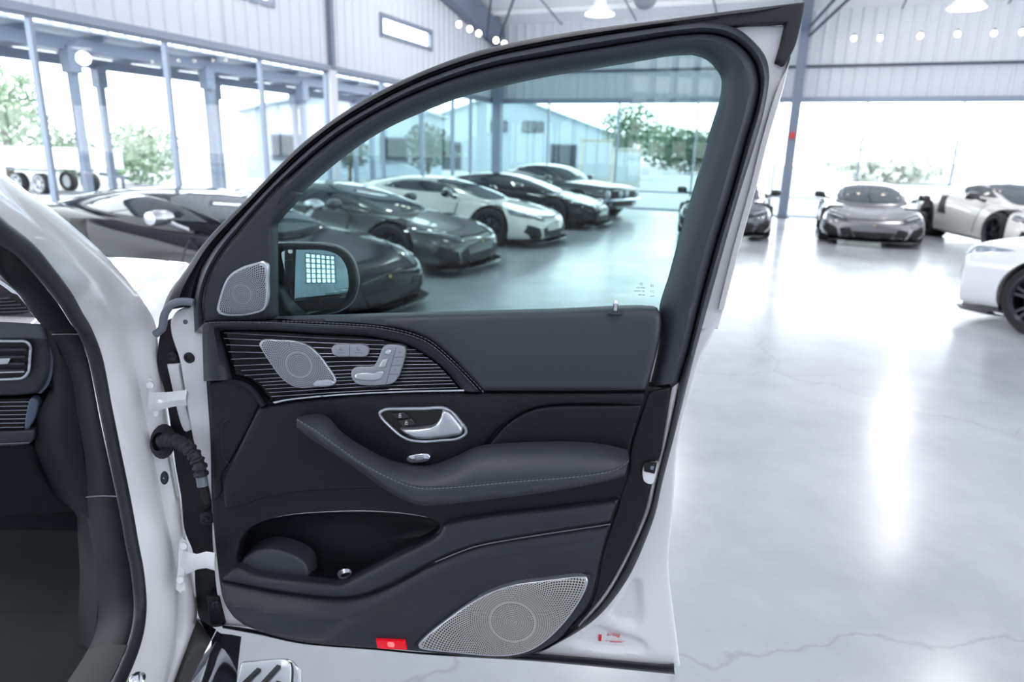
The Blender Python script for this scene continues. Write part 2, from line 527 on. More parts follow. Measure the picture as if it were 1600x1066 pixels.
def ribbed(name, P, u0, u1, zb, zt, parent, out=0.0, pitch=0.3, m=None):
    """ribbed metal sheet; P(u, off, z) gives the point, off is towards the room"""
    prof = []
    k0 = math.floor(u0 / pitch)
    u = k0 * pitch
    while u < u1 + pitch:
        prof += [(u, 0), (u + pitch * .36, 0), (u + pitch * .46, .035), (u + pitch * .62, .035), (u + pitch * .72, 0)]
        u += pitch
    prof = [(u0, 0)] + [q for q in prof if u0 < q[0] < u1] + [(u1, 0)]
    v = []; f = []
    for u, o in prof:
        z0 = zb(u) if callable(zb) else zb; z1 = zt(u) if callable(zt) else zt
        v += [P(u, o, z0), P(u, o, z1), P(u, -0.03, z1), P(u, -0.03, z0)]
    n = len(prof)
    for i in range(n - 1):
        for k in range(4):
            f.append((i * 4 + k, i * 4 + (k + 1) % 4, (i + 1) * 4 + (k + 1) % 4, (i + 1) * 4 + k))
    f += [(3, 2, 1, 0), tuple((n - 1) * 4 + k for k in range(4))]
    return mk(name, v, f, m or SIDING, parent, smooth=False)
def siding_wall(name, P, u0, u1, zb, zt, holes, label, width=0.9):
    """a wall whose sheets are built one by one; holes = [(u0, u1, z0, z1)]"""
    root = tag(empty(name), label, kind='structure')
    u = u0
    while u < u1 - 1e-3:
        e = min(u + width, u1)
        cuts = sorted({u, e} | {x for h in holes for x in h[:2] if u < x < e})
        for x0, x1 in zip(cuts, cuts[1:]):
            hs = [h for h in holes if h[0] <= x0 + 1e-4 and h[1] >= x1 - 1e-4]
            if hs:
                h = hs[0]
                ribbed('siding_panel', P, x0, x1, zb, h[2], root)
                ribbed('siding_panel', P, x0, x1, h[3], zt, root)
            else:
                ribbed('siding_panel', P, x0, x1, zb, zt, root)
        u = e
    return root
PL = lambda u, o, z: B(o, u, z)                # window wall: u = s
PF = lambda u, o, z: B(u, o, z)                # far wall:    u = t
PB = lambda u, o, z: B(u, BACK_S - o, z)
PR = lambda u, o, z: B(RIGHT_T - o, u, z)
# small upper windows in the window wall
s0, zt0 = left_hit(672, 52); s1, _ = left_hit(594, 30)
_, za = left_hit(632, 68); _, zb_ = left_hit(632, 33)
s2, _ = left_hit(424, 4); s3, zc_ = left_hit(372, 2)
UP = [(s0, s1, za, zb_), (s2, s3 + .4, left_hit(424, 12)[1], left_hit(424, 12)[1] + (zb_ - za))]
siding_wall('wall_left', PL, 0, BACK_S, HEAD + .06, roof_z, UP, 'pale ribbed metal wall above the tall side windows')
siding_wall('wall_far', PF, 0, RIGHT_T, HEAD + .06, lambda u: EAVE, [], 'pale ribbed metal wall above the far windows')
SECT = [(11.9, 13.7, 1.3, 2.9), (20.5, 24.0, 1.0, 3.7)]
siding_wall('wall_back', PB, 0, RIGHT_T, 0.0, lambda u: roof_z(BACK_S), SECT, 'ribbed metal wall with paned windows behind the photographer', width=1.8)
siding_wall('wall_right', PR, 0, BACK_S, HEAD + .06, roof_z, [], 'ribbed metal wall on the far side of the showroom', width=1.8)

WIN = [0]
def window(P, us, z0, z1, label, bars=(), fr=0.05, dep=0.1, last=True):
    """a glazed opening: frame, mullions and one pane per bay"""
    WIN[0] += 1
    root = tag(empty('window_%d' % WIN[0]), label, kind='structure')
    for k, u in enumerate(us):
        o = MB()
        a = [P(u - fr / 2, -dep / 2, z0), P(u + fr / 2, -dep / 2, z0), P(u + fr / 2, dep / 2, z0), P(u - fr / 2, dep / 2, z0)]
        o.add(a + [q + Vector((0, 0, z1 - z0)) for q in a], [(3, 2, 1, 0), (4, 5, 6, 7), (0, 1, 5, 4), (1, 2, 6, 5), (2, 3, 7, 6), (3, 0, 4, 7)])
        o.build('mullion', MULLION, root, smooth=False)
    for z in (z0 + fr / 2, z1 - fr / 2) + tuple(bars):
        p, q = P(us[0], 0, z), P(us[-1], 0, z)
        MB().beam(p, q, dep * .9, fr).build('rail', MULLION, root, smooth=False)
    for u, v in zip(us, us[1:]):
        a, b = min(u, v) + fr / 2, max(u, v) - fr / 2
        mk('pane', [P(a, -.006, z0 + fr), P(b, -.006, z0 + fr), P(b, -.006, z1 - fr), P(a, -.006, z1 - fr)], [(0, 1, 2, 3)], PANE, root, smooth=False)
    return root
LM = [left_hit(px, py)[0] for px, py in ((735, 200), (707, 210), (659, 220), (598, 220))]
LC = left_hit(516, 160)[0]
LM2 = [left_hit(px, py)[0] for px, py in ((412, 190), (268, 178), (64, 160))]
window(PL, [0.1] + LM + [LC - .12], 0.0, HEAD, 'tall clear side windows between the corner column and the downpipe')
bay = LM2[2] - LM2[1]
window(PL, [LC + .12] + LM2 + [LM2[2] + bay * (k + 1) for k in range(5)], 0.0, HEAD, 'tall clear side windows looking out on the steel carport')
FM = [far_hit(px, py)[0] for px, py in ((857, 200), (966, 200), (1088, 200), (1216, 210), (1350, 200), (1500, 200))]
window(PF, [0.1] + FM + [FM[-1] + 2.2 * (k + 1) for k in range(5)], 0.0, HEAD, 'wide far windows behind the parked sports cars', fr=0.045, bars=(0.55,))
for h in UP:
    window(PL, [h[0], h[1]], h[2], h[3], 'small high window set in the ribbed side wall', fr=0.09, dep=0.12)
for h in SECT:
    n = 6
    window(PB, [h[0] + (h[1] - h[0]) * k / n for k in range(n + 1)], h[2], h[3], 'many paned window behind the photographer', bars=[h[2] + (h[3] - h[2]) * k / 6 for k in range(1, 6)], fr=.06)
window(PR, [0.1 + 2.4 * k for k in range(12)], 0.0, HEAD, 'tall windows in the far side wall of the showroom')
# head trims
for n, (p, q) in enumerate(((B(.03, 0, HEAD + .04), B(.03, BACK_S, HEAD + .04)), (B(0, .03, HEAD + .04), B(RIGHT_T, .03, HEAD + .04)))):
    tag(MB().beam(p, q, .12, .11).build('trim_%d' % (n + 1), MULLION, smooth=False),
        ['grey metal head trim above the side windows', 'grey metal head trim above the far windows'][n], kind='structure')
# downpipe cover between the two runs of side windows
o = MB(); o.beam(B(.05, LC, 0), B(.05, LC, HEAD), .24, .14, BT); o.build('trim_3', SIDING, smooth=False)
tag(bpy.data.objects['trim_3'], 'pale vertical cover strip between the side window runs', kind='structure')
o = MB(); o.beam(B(.06, LC - .05, HEAD), B(.06, LC - .05, roof_z(LC)), .12, .1, BT); o.build('trim_4', STEEL, smooth=False)
tag(bpy.data.objects['trim_4'], 'grey vertical joint strip in the ribbed side wall', kind='structure')

# roof: white lining between dark purlins
rf = empty('ceiling'); tag(rf, 'white lined metal roof with dark purlins', kind='structure')
for k, (sa, sb) in enumerate(((-.2, RIDGE_S), (RIDGE_S, BACK_S + .2))):
    v = [B(-.2, sa, roof_z(sa)), B(RIGHT_T + .2, sa, roof_z(sa)), B(RIGHT_T + .2, sb, roof_z(sb)), B(-.2, sb, roof_z(sb))]
    v += [p + Vector((0, 0, .15)) for p in v]
    mk('roof_lining', v, [(0, 1, 2, 3), (7, 6, 5, 4), (0, 4, 5, 1), (1, 5, 6, 2), (2, 6, 7, 3), (3, 7, 4, 0)], ROOFMAT, rf, smooth=False)
s = 1.2
while s < BACK_S:
    MB().beam(B(0, s, roof_z(s) - .08), B(RIGHT_T, s, roof_z(s) - .08), .05, .14).build('purlin', ROOFMAT, rf, smooth=False)
    s += 1.5
for t in np.arange(2.3, RIGHT_T, 2.3):
    MB().tube([B(t, .3, roof_z(.3) - .17), B(t, RIDGE_S, roof_z(RIDGE_S) - .17)], .02, 6).build('sag_rod', STEEL_D, rf)

FRAME_T = (0.28, 9.25, 18.3)
for k, t in enumerate(FRAME_T):
    col = empty('column_%d' % (k + 1), B(t, .5)); WORLD_OF[col.name] = Matrix.Translation(B(t, .5))
    sx = .54 if k else .40
    o = MB(); o.beam(B(t, sx, 0), B(t, sx, EAVE - .25), .24, .26, BT); o.build('column', STEEL, col, smooth=False)
    o = MB()
    v = []
    for sN, dep in ((.25, .62), (RIDGE_S, .42)):
        for dx in (-.13, .13):
            for dz in (-.14 - dep, -.14):
                v.append(B(t + dx, sN, roof_z(sN) + dz))
    o.add(v, [(0, 1, 3, 2), (4, 6, 7, 5), (0, 4, 5, 1), (2, 3, 7, 6), (1, 5, 7, 3), (0, 2, 6, 4)])
    o.build('rafter', STEEL, col, smooth=False)
    o = MB(); o.box((-.2, -.2, 0), (.2, .2, .03), Matrix.Translation(B(t, sx)) @ BM); o.build('base_plate', STEEL_D, col, smooth=False)
    if k < 2:
        for sg in (1,):
            for q, (sa, sb, zz) in enumerate(((.9, 2.6, .5), (1.6, 4.1, .45))):
                MB().beam(B(t + sg * .1, sa, roof_z(sa) - .95), B(t + sg * 1.4, sb, roof_z(sb) - .18), .05, .05).build('flange_brace', STEEL_D, col, smooth=False)
    if k == 1:
        ap = at(1247, 212, 18.0); zc = CAM_H + (ap.z - CAM_H) * (B(t, sx).y / 18.0)
        MB().box((-.06, -.05, -.08), (.06, .05, .08), Matrix.Translation(B(t, sx + .17, zc)) @ BM).build('alarm_box', RED_PRINT, col, smooth=False)
    tag(col, kind='structure', label=['grey steel corner column carrying a sloping rafter', 'grey steel column standing by the far windows right of the car door',
              'grey steel column out at the far end of the showroom'][k])
# black pipe along the far wall
zp = far_hit(1400, 102)[1]
tag(MB().tube([B(.4, .16, zp), B(RIGHT_T - .3, .16, zp)], .035, 10).build('wall_pipe', STEEL_D), 'dark horizontal pipe running along the far ribbed wall', 'pipe')

# string of warm bulbs under the eave
for i, (px, py) in enumerate(((717, 38), (734, 45), (748, 52), (775, 63), (788, 68), (1334, 60), (1375, 59), (1438, 56), (1496, 53), (1553, 52), (1597, 50))):
    P = at(px, py, 17.3 + .0 * i) if px < 900 else B(far_hit(px, py)[0], 0, far_hit(px, py)[1]) + BS * .9
    if px > 900:
        dd = ray(px, py); q = ((B(0, .8) - CAM_P).dot(BS)) / dd.dot(BS); P = CAM_P + dd * q
    r = empty('string_bulb', P)
    MB().lathe([(0.001, .06), (.03, .055), (.055, .02), (.06, -.01), (.045, -.045), (.02, -.062), (0.001, -.066)], 14).build('glass_bulb', BULB, r)
    MB().lathe([(0.001, .11), (.025, .11), (.028, .05), (0.001, .05)], 10).build('socket', STEEL_D, r)
    where = 'strung beside the corner column' if px < 900 else 'strung under the far eave'
    ordn = ['first', 'second', 'third', 'fourth', 'fifth', 'sixth']
    k = i if px < 900 else i - 5
    tag(r, 'small lit warm bulb %s, %s from the left' % (where, ordn[k]), 'light bulb', 'string light bulbs')

# high-bay lamps
def high_bay(P, label, light=True, drop=None):
    r = empty('pendant_lamp', P)
    MB().lathe([(.06, .34), (.12, .32), (.16, .2), (.30, .05), (.34, 0), (.33, -.01), (.28, .04), (.13, .19), (.05, .3)], 24).build('shade', LAMPSHADE, r)
    MB().lathe([(.31, .012), (.2, -.02), (.001, -.03)], 24).build('diffuser', LAMPGLOW, r)
    top = drop if drop else 1.0
    MB().tube([(0, 0, .33), (0, 0, top)], .012, 6).build('hanger', STEEL_D, r)
    if light:
        L = bpy.data.lights.new('lamp_light', 'POINT'); L.shadow_soft_size = .22; L.energy = LAMP_POWER
        L.color = (1.0, 0.98, 0.96)
        lo = bpy.data.objects.new('lamp_light', L); lo.location = (0, 0, -.30); put(lo, r)
    tag(r, label, 'lamp', 'high bay lamps')
    return r
def s_of(P): return (P - BC).dot(BS)
P = at(937, 22, 17.0); high_bay(P, 'white pendant lamp hanging above the door window', drop=roof_z(s_of(P)) - P.z)
P = at(1510, 12, 14.5); high_bay(P, 'white pendant lamp hanging above the pale sports car', drop=roof_z(s_of(P)) - P.z)
P = at(1008, -6, 13.0)
r = empty('ceiling_globe', P)
MB().lathe([(0.001, .22)] + [(.22 * math.sin(k * math.pi / 14), .22 * math.cos(k * math.pi / 14)) for k in range(1, 14)] + [(0.001, -.22)], 24).build('globe', mat('grey_globe', rgb(150, 156, 168), .4), r)
MB().tube([(0, 0, .2), (0, 0, roof_z(s_of(P)) - P.z)], .012, 6).build('hanger', STEEL_D, r)
tag(r, 'round grey globe hanging from the roof above the door frame', 'globe')
ov = [(t, s) for t in (2.6, 7.4, 12.2, 17.0, 21.8) for s in (7.0, 12.5, 18.0, 23.5)]  # added grid of ceiling lamps, mostly out of view, to light the interior
for t, s in ov:
    high_bay(B(t, s, 5.9), 'white pendant lamp added over the showroom floor to light the room', drop=roof_z(s) - 5.9)

# ------------------------------------------------------------------ parked cars
def bake(o, mods):
    """apply modifiers and return a plain mesh"""
    bpy.context.view_layer.update()
    dg = bpy.context.evaluated_depsgraph_get()
    me = bpy.data.meshes.new_from_object(o.evaluated_get(dg))
    return me
def loft_mesh(name, stations, subs=2, crease_ends=True):
    """closed symmetric hull from half sections [(x, [(y, z) bottom centre ... top centre])]"""
    K = len(stations[0][1]); v = []; f = []
    ring = 2 * K - 2
    for x, sec in stations:
        for y, z in sec: v.append((x, y, z))
        for y, z in reversed(sec[1:-1]): v.append((x, -y, z))
    N = len(stations)
    for i in range(N - 1):
        for k in range(ring):
            f.append((i * ring + k, (i + 1) * ring + k, (i + 1) * ring + (k + 1) % ring, i * ring + (k + 1) % ring))
    # quad caps
    for i, rev in ((0, True), (N - 1, False)):
        b = i * ring
        for k in range(K - 1):
            l0 = b + k; l1 = b + k + 1
            r0 = b + (ring - k) % ring; r1 = b + (ring - k - 1) % ring
            q = [l0, l1, r1, r0]
            q = [x for j, x in enumerate(q) if x not in q[:j]]
            f.append(tuple(q if rev else reversed(q)))
    me = bpy.data.meshes.new(name); me.from_pydata(v, [], f); me.validate()
    o = bpy.data.objects.new(name, me); COL.objects.link(o)
    bm = bmesh.new(); bm.from_mesh(me); bmesh.ops.recalc_face_normals(bm, faces=bm.faces); bm.to_mesh(me); bm.free()
    if subs:
        md = o.modifiers.new('sub', 'SUBSURF'); md.levels = subs; md.render_levels = subs
    return o
def cut_wheels(o, axles, R, y0=.56, dz=0.0):
    cut = []
    for x, z in axles:
        for s in (1, -1):
            c = MB().lathe([(0.0001, y0 - .0), (R, y0), (R, 1.3), (0.0001, 1.3)], 40,
                           Matrix.Translation((x, 0, z)) @ Matrix.Rotation(-s * math.pi / 2, 4, 'X'))
            co = c.build('cutter', DARKVOID)
            bm = bmesh.new(); bm.from_mesh(co.data); bmesh.ops.remove_doubles(bm, verts=bm.verts, dist=.001)
            bmesh.ops.recalc_face_normals(bm, faces=bm.faces); bm.to_mesh(co.data); bm.free()
            md = o.modifiers.new('cut', 'BOOLEAN'); md.object = co; md.operation = 'DIFFERENCE'; md.solver = 'EXACT'
            cut.append(co)
    me = bake(o, None)
    for c in cut: bpy.data.objects.remove(c)
    return me
def patch(name, bvh, outline, axis, off, m, parent, step=.05, g=.06, flip=1, smoothl=True):
    """conformal panel: 2-D outline projected on the hull along axis ('x' front, 'y' side, 'z' top), standing off by off"""
    P = smooth_loop([(p[0], p[1]) + tuple(p[2:]) for p in outline], step) if smoothl else [np.array(p[:2]) for p in outline]
    v, f, d = fill2d([np.array(P)], g)
    verts = []; bad = set()
    for i, (a, b) in enumerate(v):
        if axis == 'x': o, dr = Vector((4 * flip, a, b)), Vector((-flip, 0, 0))
        elif axis == 'y': o, dr = Vector((a, 3 * flip, b)), Vector((0, -flip, 0))
        else: o, dr = Vector((a, b, 4)), Vector((0, 0, -1))
        h = bvh.ray_cast(o, dr)
        if h[0] is None: bad.add(i); verts.append(Vector((0, 0, 0)))
        else:
            n = h[1] if h[1].dot(dr) < 0 else -h[1]
            verts.append(h[0] + n * off)
    faces = [t for t in f if not (set(t) & bad)]
    if not faces: return None
    used = sorted({i for t in faces for i in t}); mp = {k: i for i, k in enumerate(used)}
    vv = [verts[k] for k in used]; ff = [tuple(mp[i] for i in t) for t in faces]
    # thin edge so that it is a solid piece
    ed = {}
    for t in ff:
        for a, b in zip(t, t[1:] + t[:1]): ed[(a, b)] = 1
    low = {}
    for a, b in [e for e in ed if (e[1], e[0]) not in ed]:
        for k in (a, b):
            if k not in low:
                low[k] = len(vv)
                dr = {'x': Vector((-flip, 0, 0)), 'y': Vector((0, -flip, 0)), 'z': Vector((0, 0, -1))}[axis]
                vv.append(vv[k] + dr * (off + .01))
        ff.append((b, a, low[a], low[b]))
    return mk(name, vv, ff, m, parent, 60)
def wheel(parent, x, y, R, rimm, spokes=10, w=.27, name='wheel'):
    s = 1 if y > 0 else -1
    M = Matrix.Translation((x, y, R)) @ Matrix.Rotation(-s * math.pi / 2, 4, 'X')
    t = MB().lathe([(R - .085, -w * .5), (R - .02, -w * .5), (R, -w * .38), (R, w * .38), (R - .02, w * .5), (R - .085, w * .48), (R - .085, -w * .5)], 40, M)
    wh = t.build(name, TYRE, parent)
    rim = MB().lathe([(R - .085, -w * .45), (R - .07, w * .5), (R - .085, w * .51), (R - .11, w * .42), (R - .12, -w * .3), (.09, -w * .3), (.001, -w * .3)], 40, M)
    rim.build('rim', rimm, wh)
    sp = MB()
    for k in range(spokes):
        a = 2 * math.pi * k / spokes + (0.12 if k % 2 else -0.12)
        q = M @ Matrix.Rotation(a, 4, 'Z')
        sp.box((.035, -.014, w * .24), (R - .085, .014, w * .40), q)
    sp.lathe([(.07, w * .2), (.07, w * .40), (.05, w * .43), (.001, w * .43)], 20, M)
    sp.build('spokes', rimm, wh)
    MB().lathe([(.001, -.02), (.17, -.02), (.17, .01), (.001, .01)], 24, M).build('brake_disc', STEEL, wh)
    return wh
def finish_mesh(me, name, m, parent, angle=50):
    me.materials.clear(); me.materials.append(m)
    me.shade_smooth(); me.set_sharp_from_angle(angle=math.radians(angle))
    o = bpy.data.objects.new(name, me); return put(o, parent)

SUPER_BODY = [
    (2.27, [(0, .17), (.34, .17), (.52, .19), (.57, .29), (.52, .42), (.28, .455), (0, .47)]),
    (2.14, [(0, .13), (.66, .13), (.80, .18), (.83, .33), (.76, .50), (.38, .525), (0, .53)]),
    (1.88, [(0, .12), (.78, .12), (.93, .18), (.95, .38), (.87, .625), (.45, .60), (0, .585)]),
    (1.32, [(0, .12), (.80, .12), (.96, .18), (.975, .45), (.87, .765), (.48, .71), (0, .68)]),
    (.82, [(0, .12), (.80, .12), (.93, .17), (.94, .45), (.83, .80), (.5, .80), (0, .79)]),
    (.0, [(0, .12), (.8, .12), (.91, .16), (.915, .45), (.84, .845), (.5, .86), (0, .86)]),
    (-.75, [(0, .12), (.8, .12), (.92, .16), (.95, .48), (.885, .90), (.5, .9), (0, .9)]),
    (-1.3, [(0, .13), (.8, .13), (.95, .2), (.975, .5), (.89, .96), (.5, .96), (0, .97)]),
    (-1.8, [(0, .16), (.8, .16), (.93, .22), (.96, .5), (.85, .95), (.5, .95), (0, .96)]),
    (-2.17, [(0, .25), (.7, .25), (.85, .32), (.88, .55), (.78, .88), (.45, .89), (0, .89)])]
SUPER_CAB = [
    (1.18, [(0, .55), (.58, .55), (.60, .72), (.57, .735), (.3, .745), (0, .75)]),
    (.92, [(0, .55), (.68, .55), (.72, .80), (.62, .85), (.33, .875), (0, .88)]),
    (.48, [(0, .55), (.74, .55), (.77, .84), (.61, .99), (.33, 1.02), (0, 1.025)]),
    (.02, [(0, .55), (.76, .55), (.79, .86), (.575, 1.095), (.32, 1.13), (0, 1.14)]),
    (-.4, [(0, .55), (.76, .55), (.79, .88), (.555, 1.125), (.31, 1.165), (0, 1.175)]),
    (-.95, [(0, .55), (.72, .55), (.76, .90), (.53, 1.09), (.3, 1.125), (0, 1.135)]),
    (-1.45, [(0, .55), (.62, .55), (.67, .92), (.48, 1.01), (.28, 1.045), (0, 1.055)]),
    (-2.0, [(0, .55), (.5, .55), (.55, .88), (.42, .92), (.26, .945), (0, .95)])]
def supercar(pos, head, label, paint, glow=None, scale=(1, 1, 1), tall_mirror=False, stripe=None, splitter=None, accent=None, group='parked sports cars', name='sports_car'):
    root = empty(name, pos, head); root.scale = scale
    ob = loft_mesh('body', SUPER_BODY); me = cut_wheels(ob, [(1.32, .34), (-1.3, .35)], .385)
    bpy.data.objects.remove(ob)
    body = finish_mesh(me, 'body', paint, root)
    oc = loft_mesh('cabin', SUPER_CAB); mc = bake(oc, None); bpy.data.objects.remove(oc)
    cab = finish_mesh(mc, 'cabin', paint, root)
    def bvh_of(me):
        return BVHTree.FromPolygons([v.co.copy() for v in me.vertices], [tuple(p.vertices) for p in me.polygons])
    bb, bc = bvh_of(me), bvh_of(mc)
    patch('windscreen', bc, [(1.02, .50), (.6, .545), (.10, .50), (.06, .3), (.04, 0), (.06, -.3), (.10, -.50), (.6, -.545), (1.02, -.50), (1.10, -.25), (1.12, 0), (1.10, .25)], 'z', .008, WINDSCREEN, root)
    patch('rear_cover', bc, [(-1.0, .40), (-1.9, .30), (-1.9, -.30), (-1.0, -.40)], 'z', .008, BLACKGLOSS, root)
    for s in (1, -1):
        patch('side_window', bc, [(.70, .885, 1), (.25, 1.02), (-.08, 1.075), (-.45, 1.085), (-.80, 1.03), (-.98, .965, 1), (-.62, .925), (.1, .895)], 'y', .008, CARGLASS, root, flip=s)
        patch('headlight', bb, [(s * .46, .465), (s * .66, .50), (s * .86, .575), (s * .865, .645), (s * .70, .625), (s * .50, .54)], 'x', .008, mat('headlight_smoked', rgb(44, 48, 56), .08, coat=1), root, g=.03, step=.03)
        patch('daylight_strip', bb, [(s * .56, .515, 1), (s * .70, .555, 1), (s * .84, .585, 1), (s * .84, .598, 1), (s * .70, .570, 1), (s * .56, .528, 1)], 'x', .014, mat('led_strip', rgb(225, 230, 236), .2), root, g=.03)
        patch('front_intake', bb, [(s * .33, .165, 1), (s * .78, .18, 1), (s * .88, .30, 1), (s * .84, .42, 1), (s * .62, .33, 1), (s * .42, .36, 1)], 'x', .006, DARKVOID, root, g=.04)
        patch('intake_strake', bb, [(s * .54, .17, 1), (s * .585, .17, 1), (s * .66, .335, 1), (s * .60, .335, 1)], 'x', .016, paint, root, g=.04)
        patch('side_intake', bb, [(-.50, .50, 1), (-.72, .84, 1), (-.92, .84, 1), (-.80, .52, 1)], 'y', .006, DARKVOID, root, flip=s)
        patch('side_skirt', bb, [(.88, .135, 1), (.88, .19, 1), (-.86, .20, 1), (-.86, .14, 1)], 'y', .012, BLACKGLOSS, root, flip=s)
        patch('door_seam', bb, [(.62, .26, 1), (.64, .26, 1), (.70, .82, 1), (.68, .82, 1)], 'y', .003, DARKVOID, root, flip=s, g=.05)
        MB().lathe([(.001, -.07), (.368, -.07), (.372, .20)], 32, Matrix.Translation((1.32, s * .64, .34)) @ Matrix.Rotation(-s * math.pi / 2, 4, 'X')).build('wheel_arch_liner', DARKVOID, root)
        MB().lathe([(.001, -.07), (.368, -.07), (.372, .20)], 32, Matrix.Translation((-1.3, s * .64, .35)) @ Matrix.Rotation(-s * math.pi / 2, 4, 'X')).build('wheel_arch_liner', DARKVOID, root)
        rm = mat('dark_rim', rgb(52, 55, 62), .3, .7)
        wheel(root, 1.32, s * .815, .335, rm); wheel(root, -1.3, s * .81, .345, rm)
        # mirror on a stalk
        zz = .02 if tall_mirror else -.03
        mm = MB().lathe([(.001, -.115), (.05, -.11), (.078, -.06), (.085, .03), (.07, .10), (.001, .115)], 16,
                        Matrix.Translation((.56, s * 1.0, .93 + zz)) @ Matrix.Rotation(math.pi / 2, 4, 'X') @ Matrix.Scale(.85, 4, (0, 1, 0)))
        mo = mm.build('mirror_housing', accent or BLACKGLOSS, root)
        MB().tube([(.62, s * .78, .82), (.60, s * .88, .86 + zz * .6), (.57, s * .97, .92 + zz)], [.03, .024, .03], 8).build('mirror_stalk', accent or BLACKGLOSS, mo)
    patch('lower_grille', bb, [(-.30, .155, 1), (.30, .155, 1), (.38, .29, 1), (-.38, .29, 1)], 'x', .006, DARKVOID, root, g=.04)
    patch('bonnet_seam', bb, [(-.62, .485), (-.4, .505), (0, .50), (.4, .505), (.62, .485), (.62, .496), (.4, .518), (0, .514), (-.4, .518), (-.62, .496)], 'x', .003, DARKVOID, root, g=.04, step=.04)
    patch('bonnet_badge', bb, [(-.02, .425), (0, .442), (.02, .425), (0, .40)], 'x', .008, mat('gold_badge', rgb(196, 170, 96), .3, .8), root, g=.02, step=.02)
    sp = MB()
    arc = [(2.05, .86), (2.25, .70), (2.34, .45), (2.37, .0)]
    pts = [(x, y) for x, y in arc] + [(x, -y) for x, y in reversed(arc[:-1])]
    inner = [(x - .28, y * .93) for x, y in pts]
    n = len(pts); v = [(x, y, .10) for x, y in pts] + [(x, y, .10) for x, y in inner] + [(x, y, .125) for x, y in pts] + [(x, y, .135) for x, y in inner]
    f = []
    for i in range(n - 1):
        f += [(i, i + 1, n + i + 1, n + i), (2 * n + i, 3 * n + i, 3 * n + i + 1, 2 * n + i + 1), (i, 2 * n + i, 2 * n + i + 1, i + 1)]
    sp.add(v, f); sp.build('front_splitter', splitter or BLACKGLOSS, root)
    if tall_mirror:
        patch('paper_sheet', bc, [(.86, -.05, 1), (.98, -.10, 1), (.92, -.40, 1), (.78, -.36, 1)], 'z', .014, mat('white_paper', rgb(225, 226, 222), .7), root)
    if stripe:
        patch('red_sill_line', bb, [(.86, .20, 1), (.86, .225, 1), (-.84, .24, 1), (-.84, .215, 1)], 'y', .014, stripe, root, flip=-1)
    MB().tube([(.66, 0, .80), (.64, .02, .92), (.45, .05, 1.0)], .01, 6).build('wiper', DARKVOID, root)
    tag(root, label, 'car', group)
    return root
P_NAVY = mat('midnight_paint', rgb(12, 12, 24), .1, 0, coat=0, spec=.25)
P_GREY = mat('grey_metallic_paint', rgb(80, 84, 84), .25, .4, coat=.6)
P_WHITE = mat('pearl_white_paint', rgb(222, 220, 216), .18, 0, coat=1)
P_BLACK = mat('black_paint', rgb(18, 20, 26), .1, 0, coat=.2, spec=.4)
P_SILVER = mat('warm_grey_paint', rgb(130, 130, 134), .22, .5, coat=1)
P_SLATE = mat('slate_paint', rgb(84, 88, 96), .22, .5, coat=1)
HEAD_R = math.atan2(-math.sin(BA), math.cos(BA))     # nose towards the aisle
def nose_at(px, py, z, ang, L=2.32, S=1.0):
    P = onz(px, py, z); return Vector((P.x - math.cos(ang) * L * S, P.y - math.sin(ang) * L * S, 0))
def row_car(px, py, ang, *a, **k):
    S = k.get('scale', (1, 1, 1))[0]
    return supercar(nose_at(px, py, .13, ang, S=S), ang, *a, **k)
def car_by(px, py, local, ang, *a, **k):
    """stand a car so that its point `local` shows at a pixel"""
    S = k.get('scale', (1, 1, 1))
    q = Matrix.Rotation(ang, 3, 'Z') @ Vector((local[0] * S[0], local[1] * S[1], local[2] * S[2]))
    P = onz(px, py, q.z); P = P - q
    return supercar((P.x, P.y, 0), ang, *a, **k)
WH = (1.32, -.9, 0.0)
car_by(250, 344, (.56, -1.0, .93), HEAD_R - .06, 'midnight blue sports car with silver mirror nearest the white car hood', P_NAVY, tall_mirror=True, scale=(1.06, 1.05, 1.0), accent=SATIN)
car_by(609, 430, WH, HEAD_R, 'grey green metallic sports car parked between the midnight and white ones', P_GREY, accent=mat('grey_mirror', rgb(86, 90, 96), .3, .4))
car_by(763, 386, WH, HEAD_R, 'pearl white sports car third in the row beside the windows', P_WHITE)
car_by(862, 358, WH, HEAD_R, 'black sports car parked between the white one and the classic', P_BLACK)


car_by(1128, 366, (2.3, 0, .12), math.radians(-108), 'slate grey sports car half hidden behind the open door frame', P_SLATE)
car_by(1363, 377, (2.3, 0, .12), math.radians(-112), 'warm grey sports car facing the camera right of the steel column', P_SILVER)
car_by(1547, 393, WH, math.radians(-97), 'white sports car with black air scoops behind the white coupe', P_WHITE, scale=(1.08, 1.06, 1.1))

P = B(12.9, 24.6)
supercar((P.x, P.y, 0), math.atan2(-BS.y, -BS.x), 'black sports car behind the photographer seen in the door mirror', P_BLACK)
MUSCLE_BODY = [
    (2.32, [(0, .30), (.6, .30), (.78, .34), (.84, .50), (.82, .72), (.42, .76), (0, .77)]),
    (2.18, [(0, .24), (.7, .24), (.86, .30), (.91, .50), (.88, .82), (.45, .86), (0, .87)]),
    (1.45, [(0, .22), (.7, .22), (.88, .28), (.93, .55), (.90, .87), (.5, .91), (0, .94)]),
    (.75, [(0, .22), (.7, .22), (.88, .27), (.92, .55), (.88, .90), (.5, .95), (0, .96)]),
    (-.4, [(0, .22), (.7, .22), (.88, .27), (.92, .55), (.88, .92), (.5, .95), (0, .96)]),
    (-1.35, [(0, .22), (.7, .22), (.89, .3), (.94, .58), (.90, .96), (.5, .98), (0, .98)]),
    (-2.1, [(0, .3), (.7, .3), (.84, .36), (.88, .6), (.84, .94), (.45, .96), (0, .96)]),
    (-2.25, [(0, .36), (.6, .36), (.76, .42), (.80, .6), (.76, .86), (.4, .9), (0, .9)])]
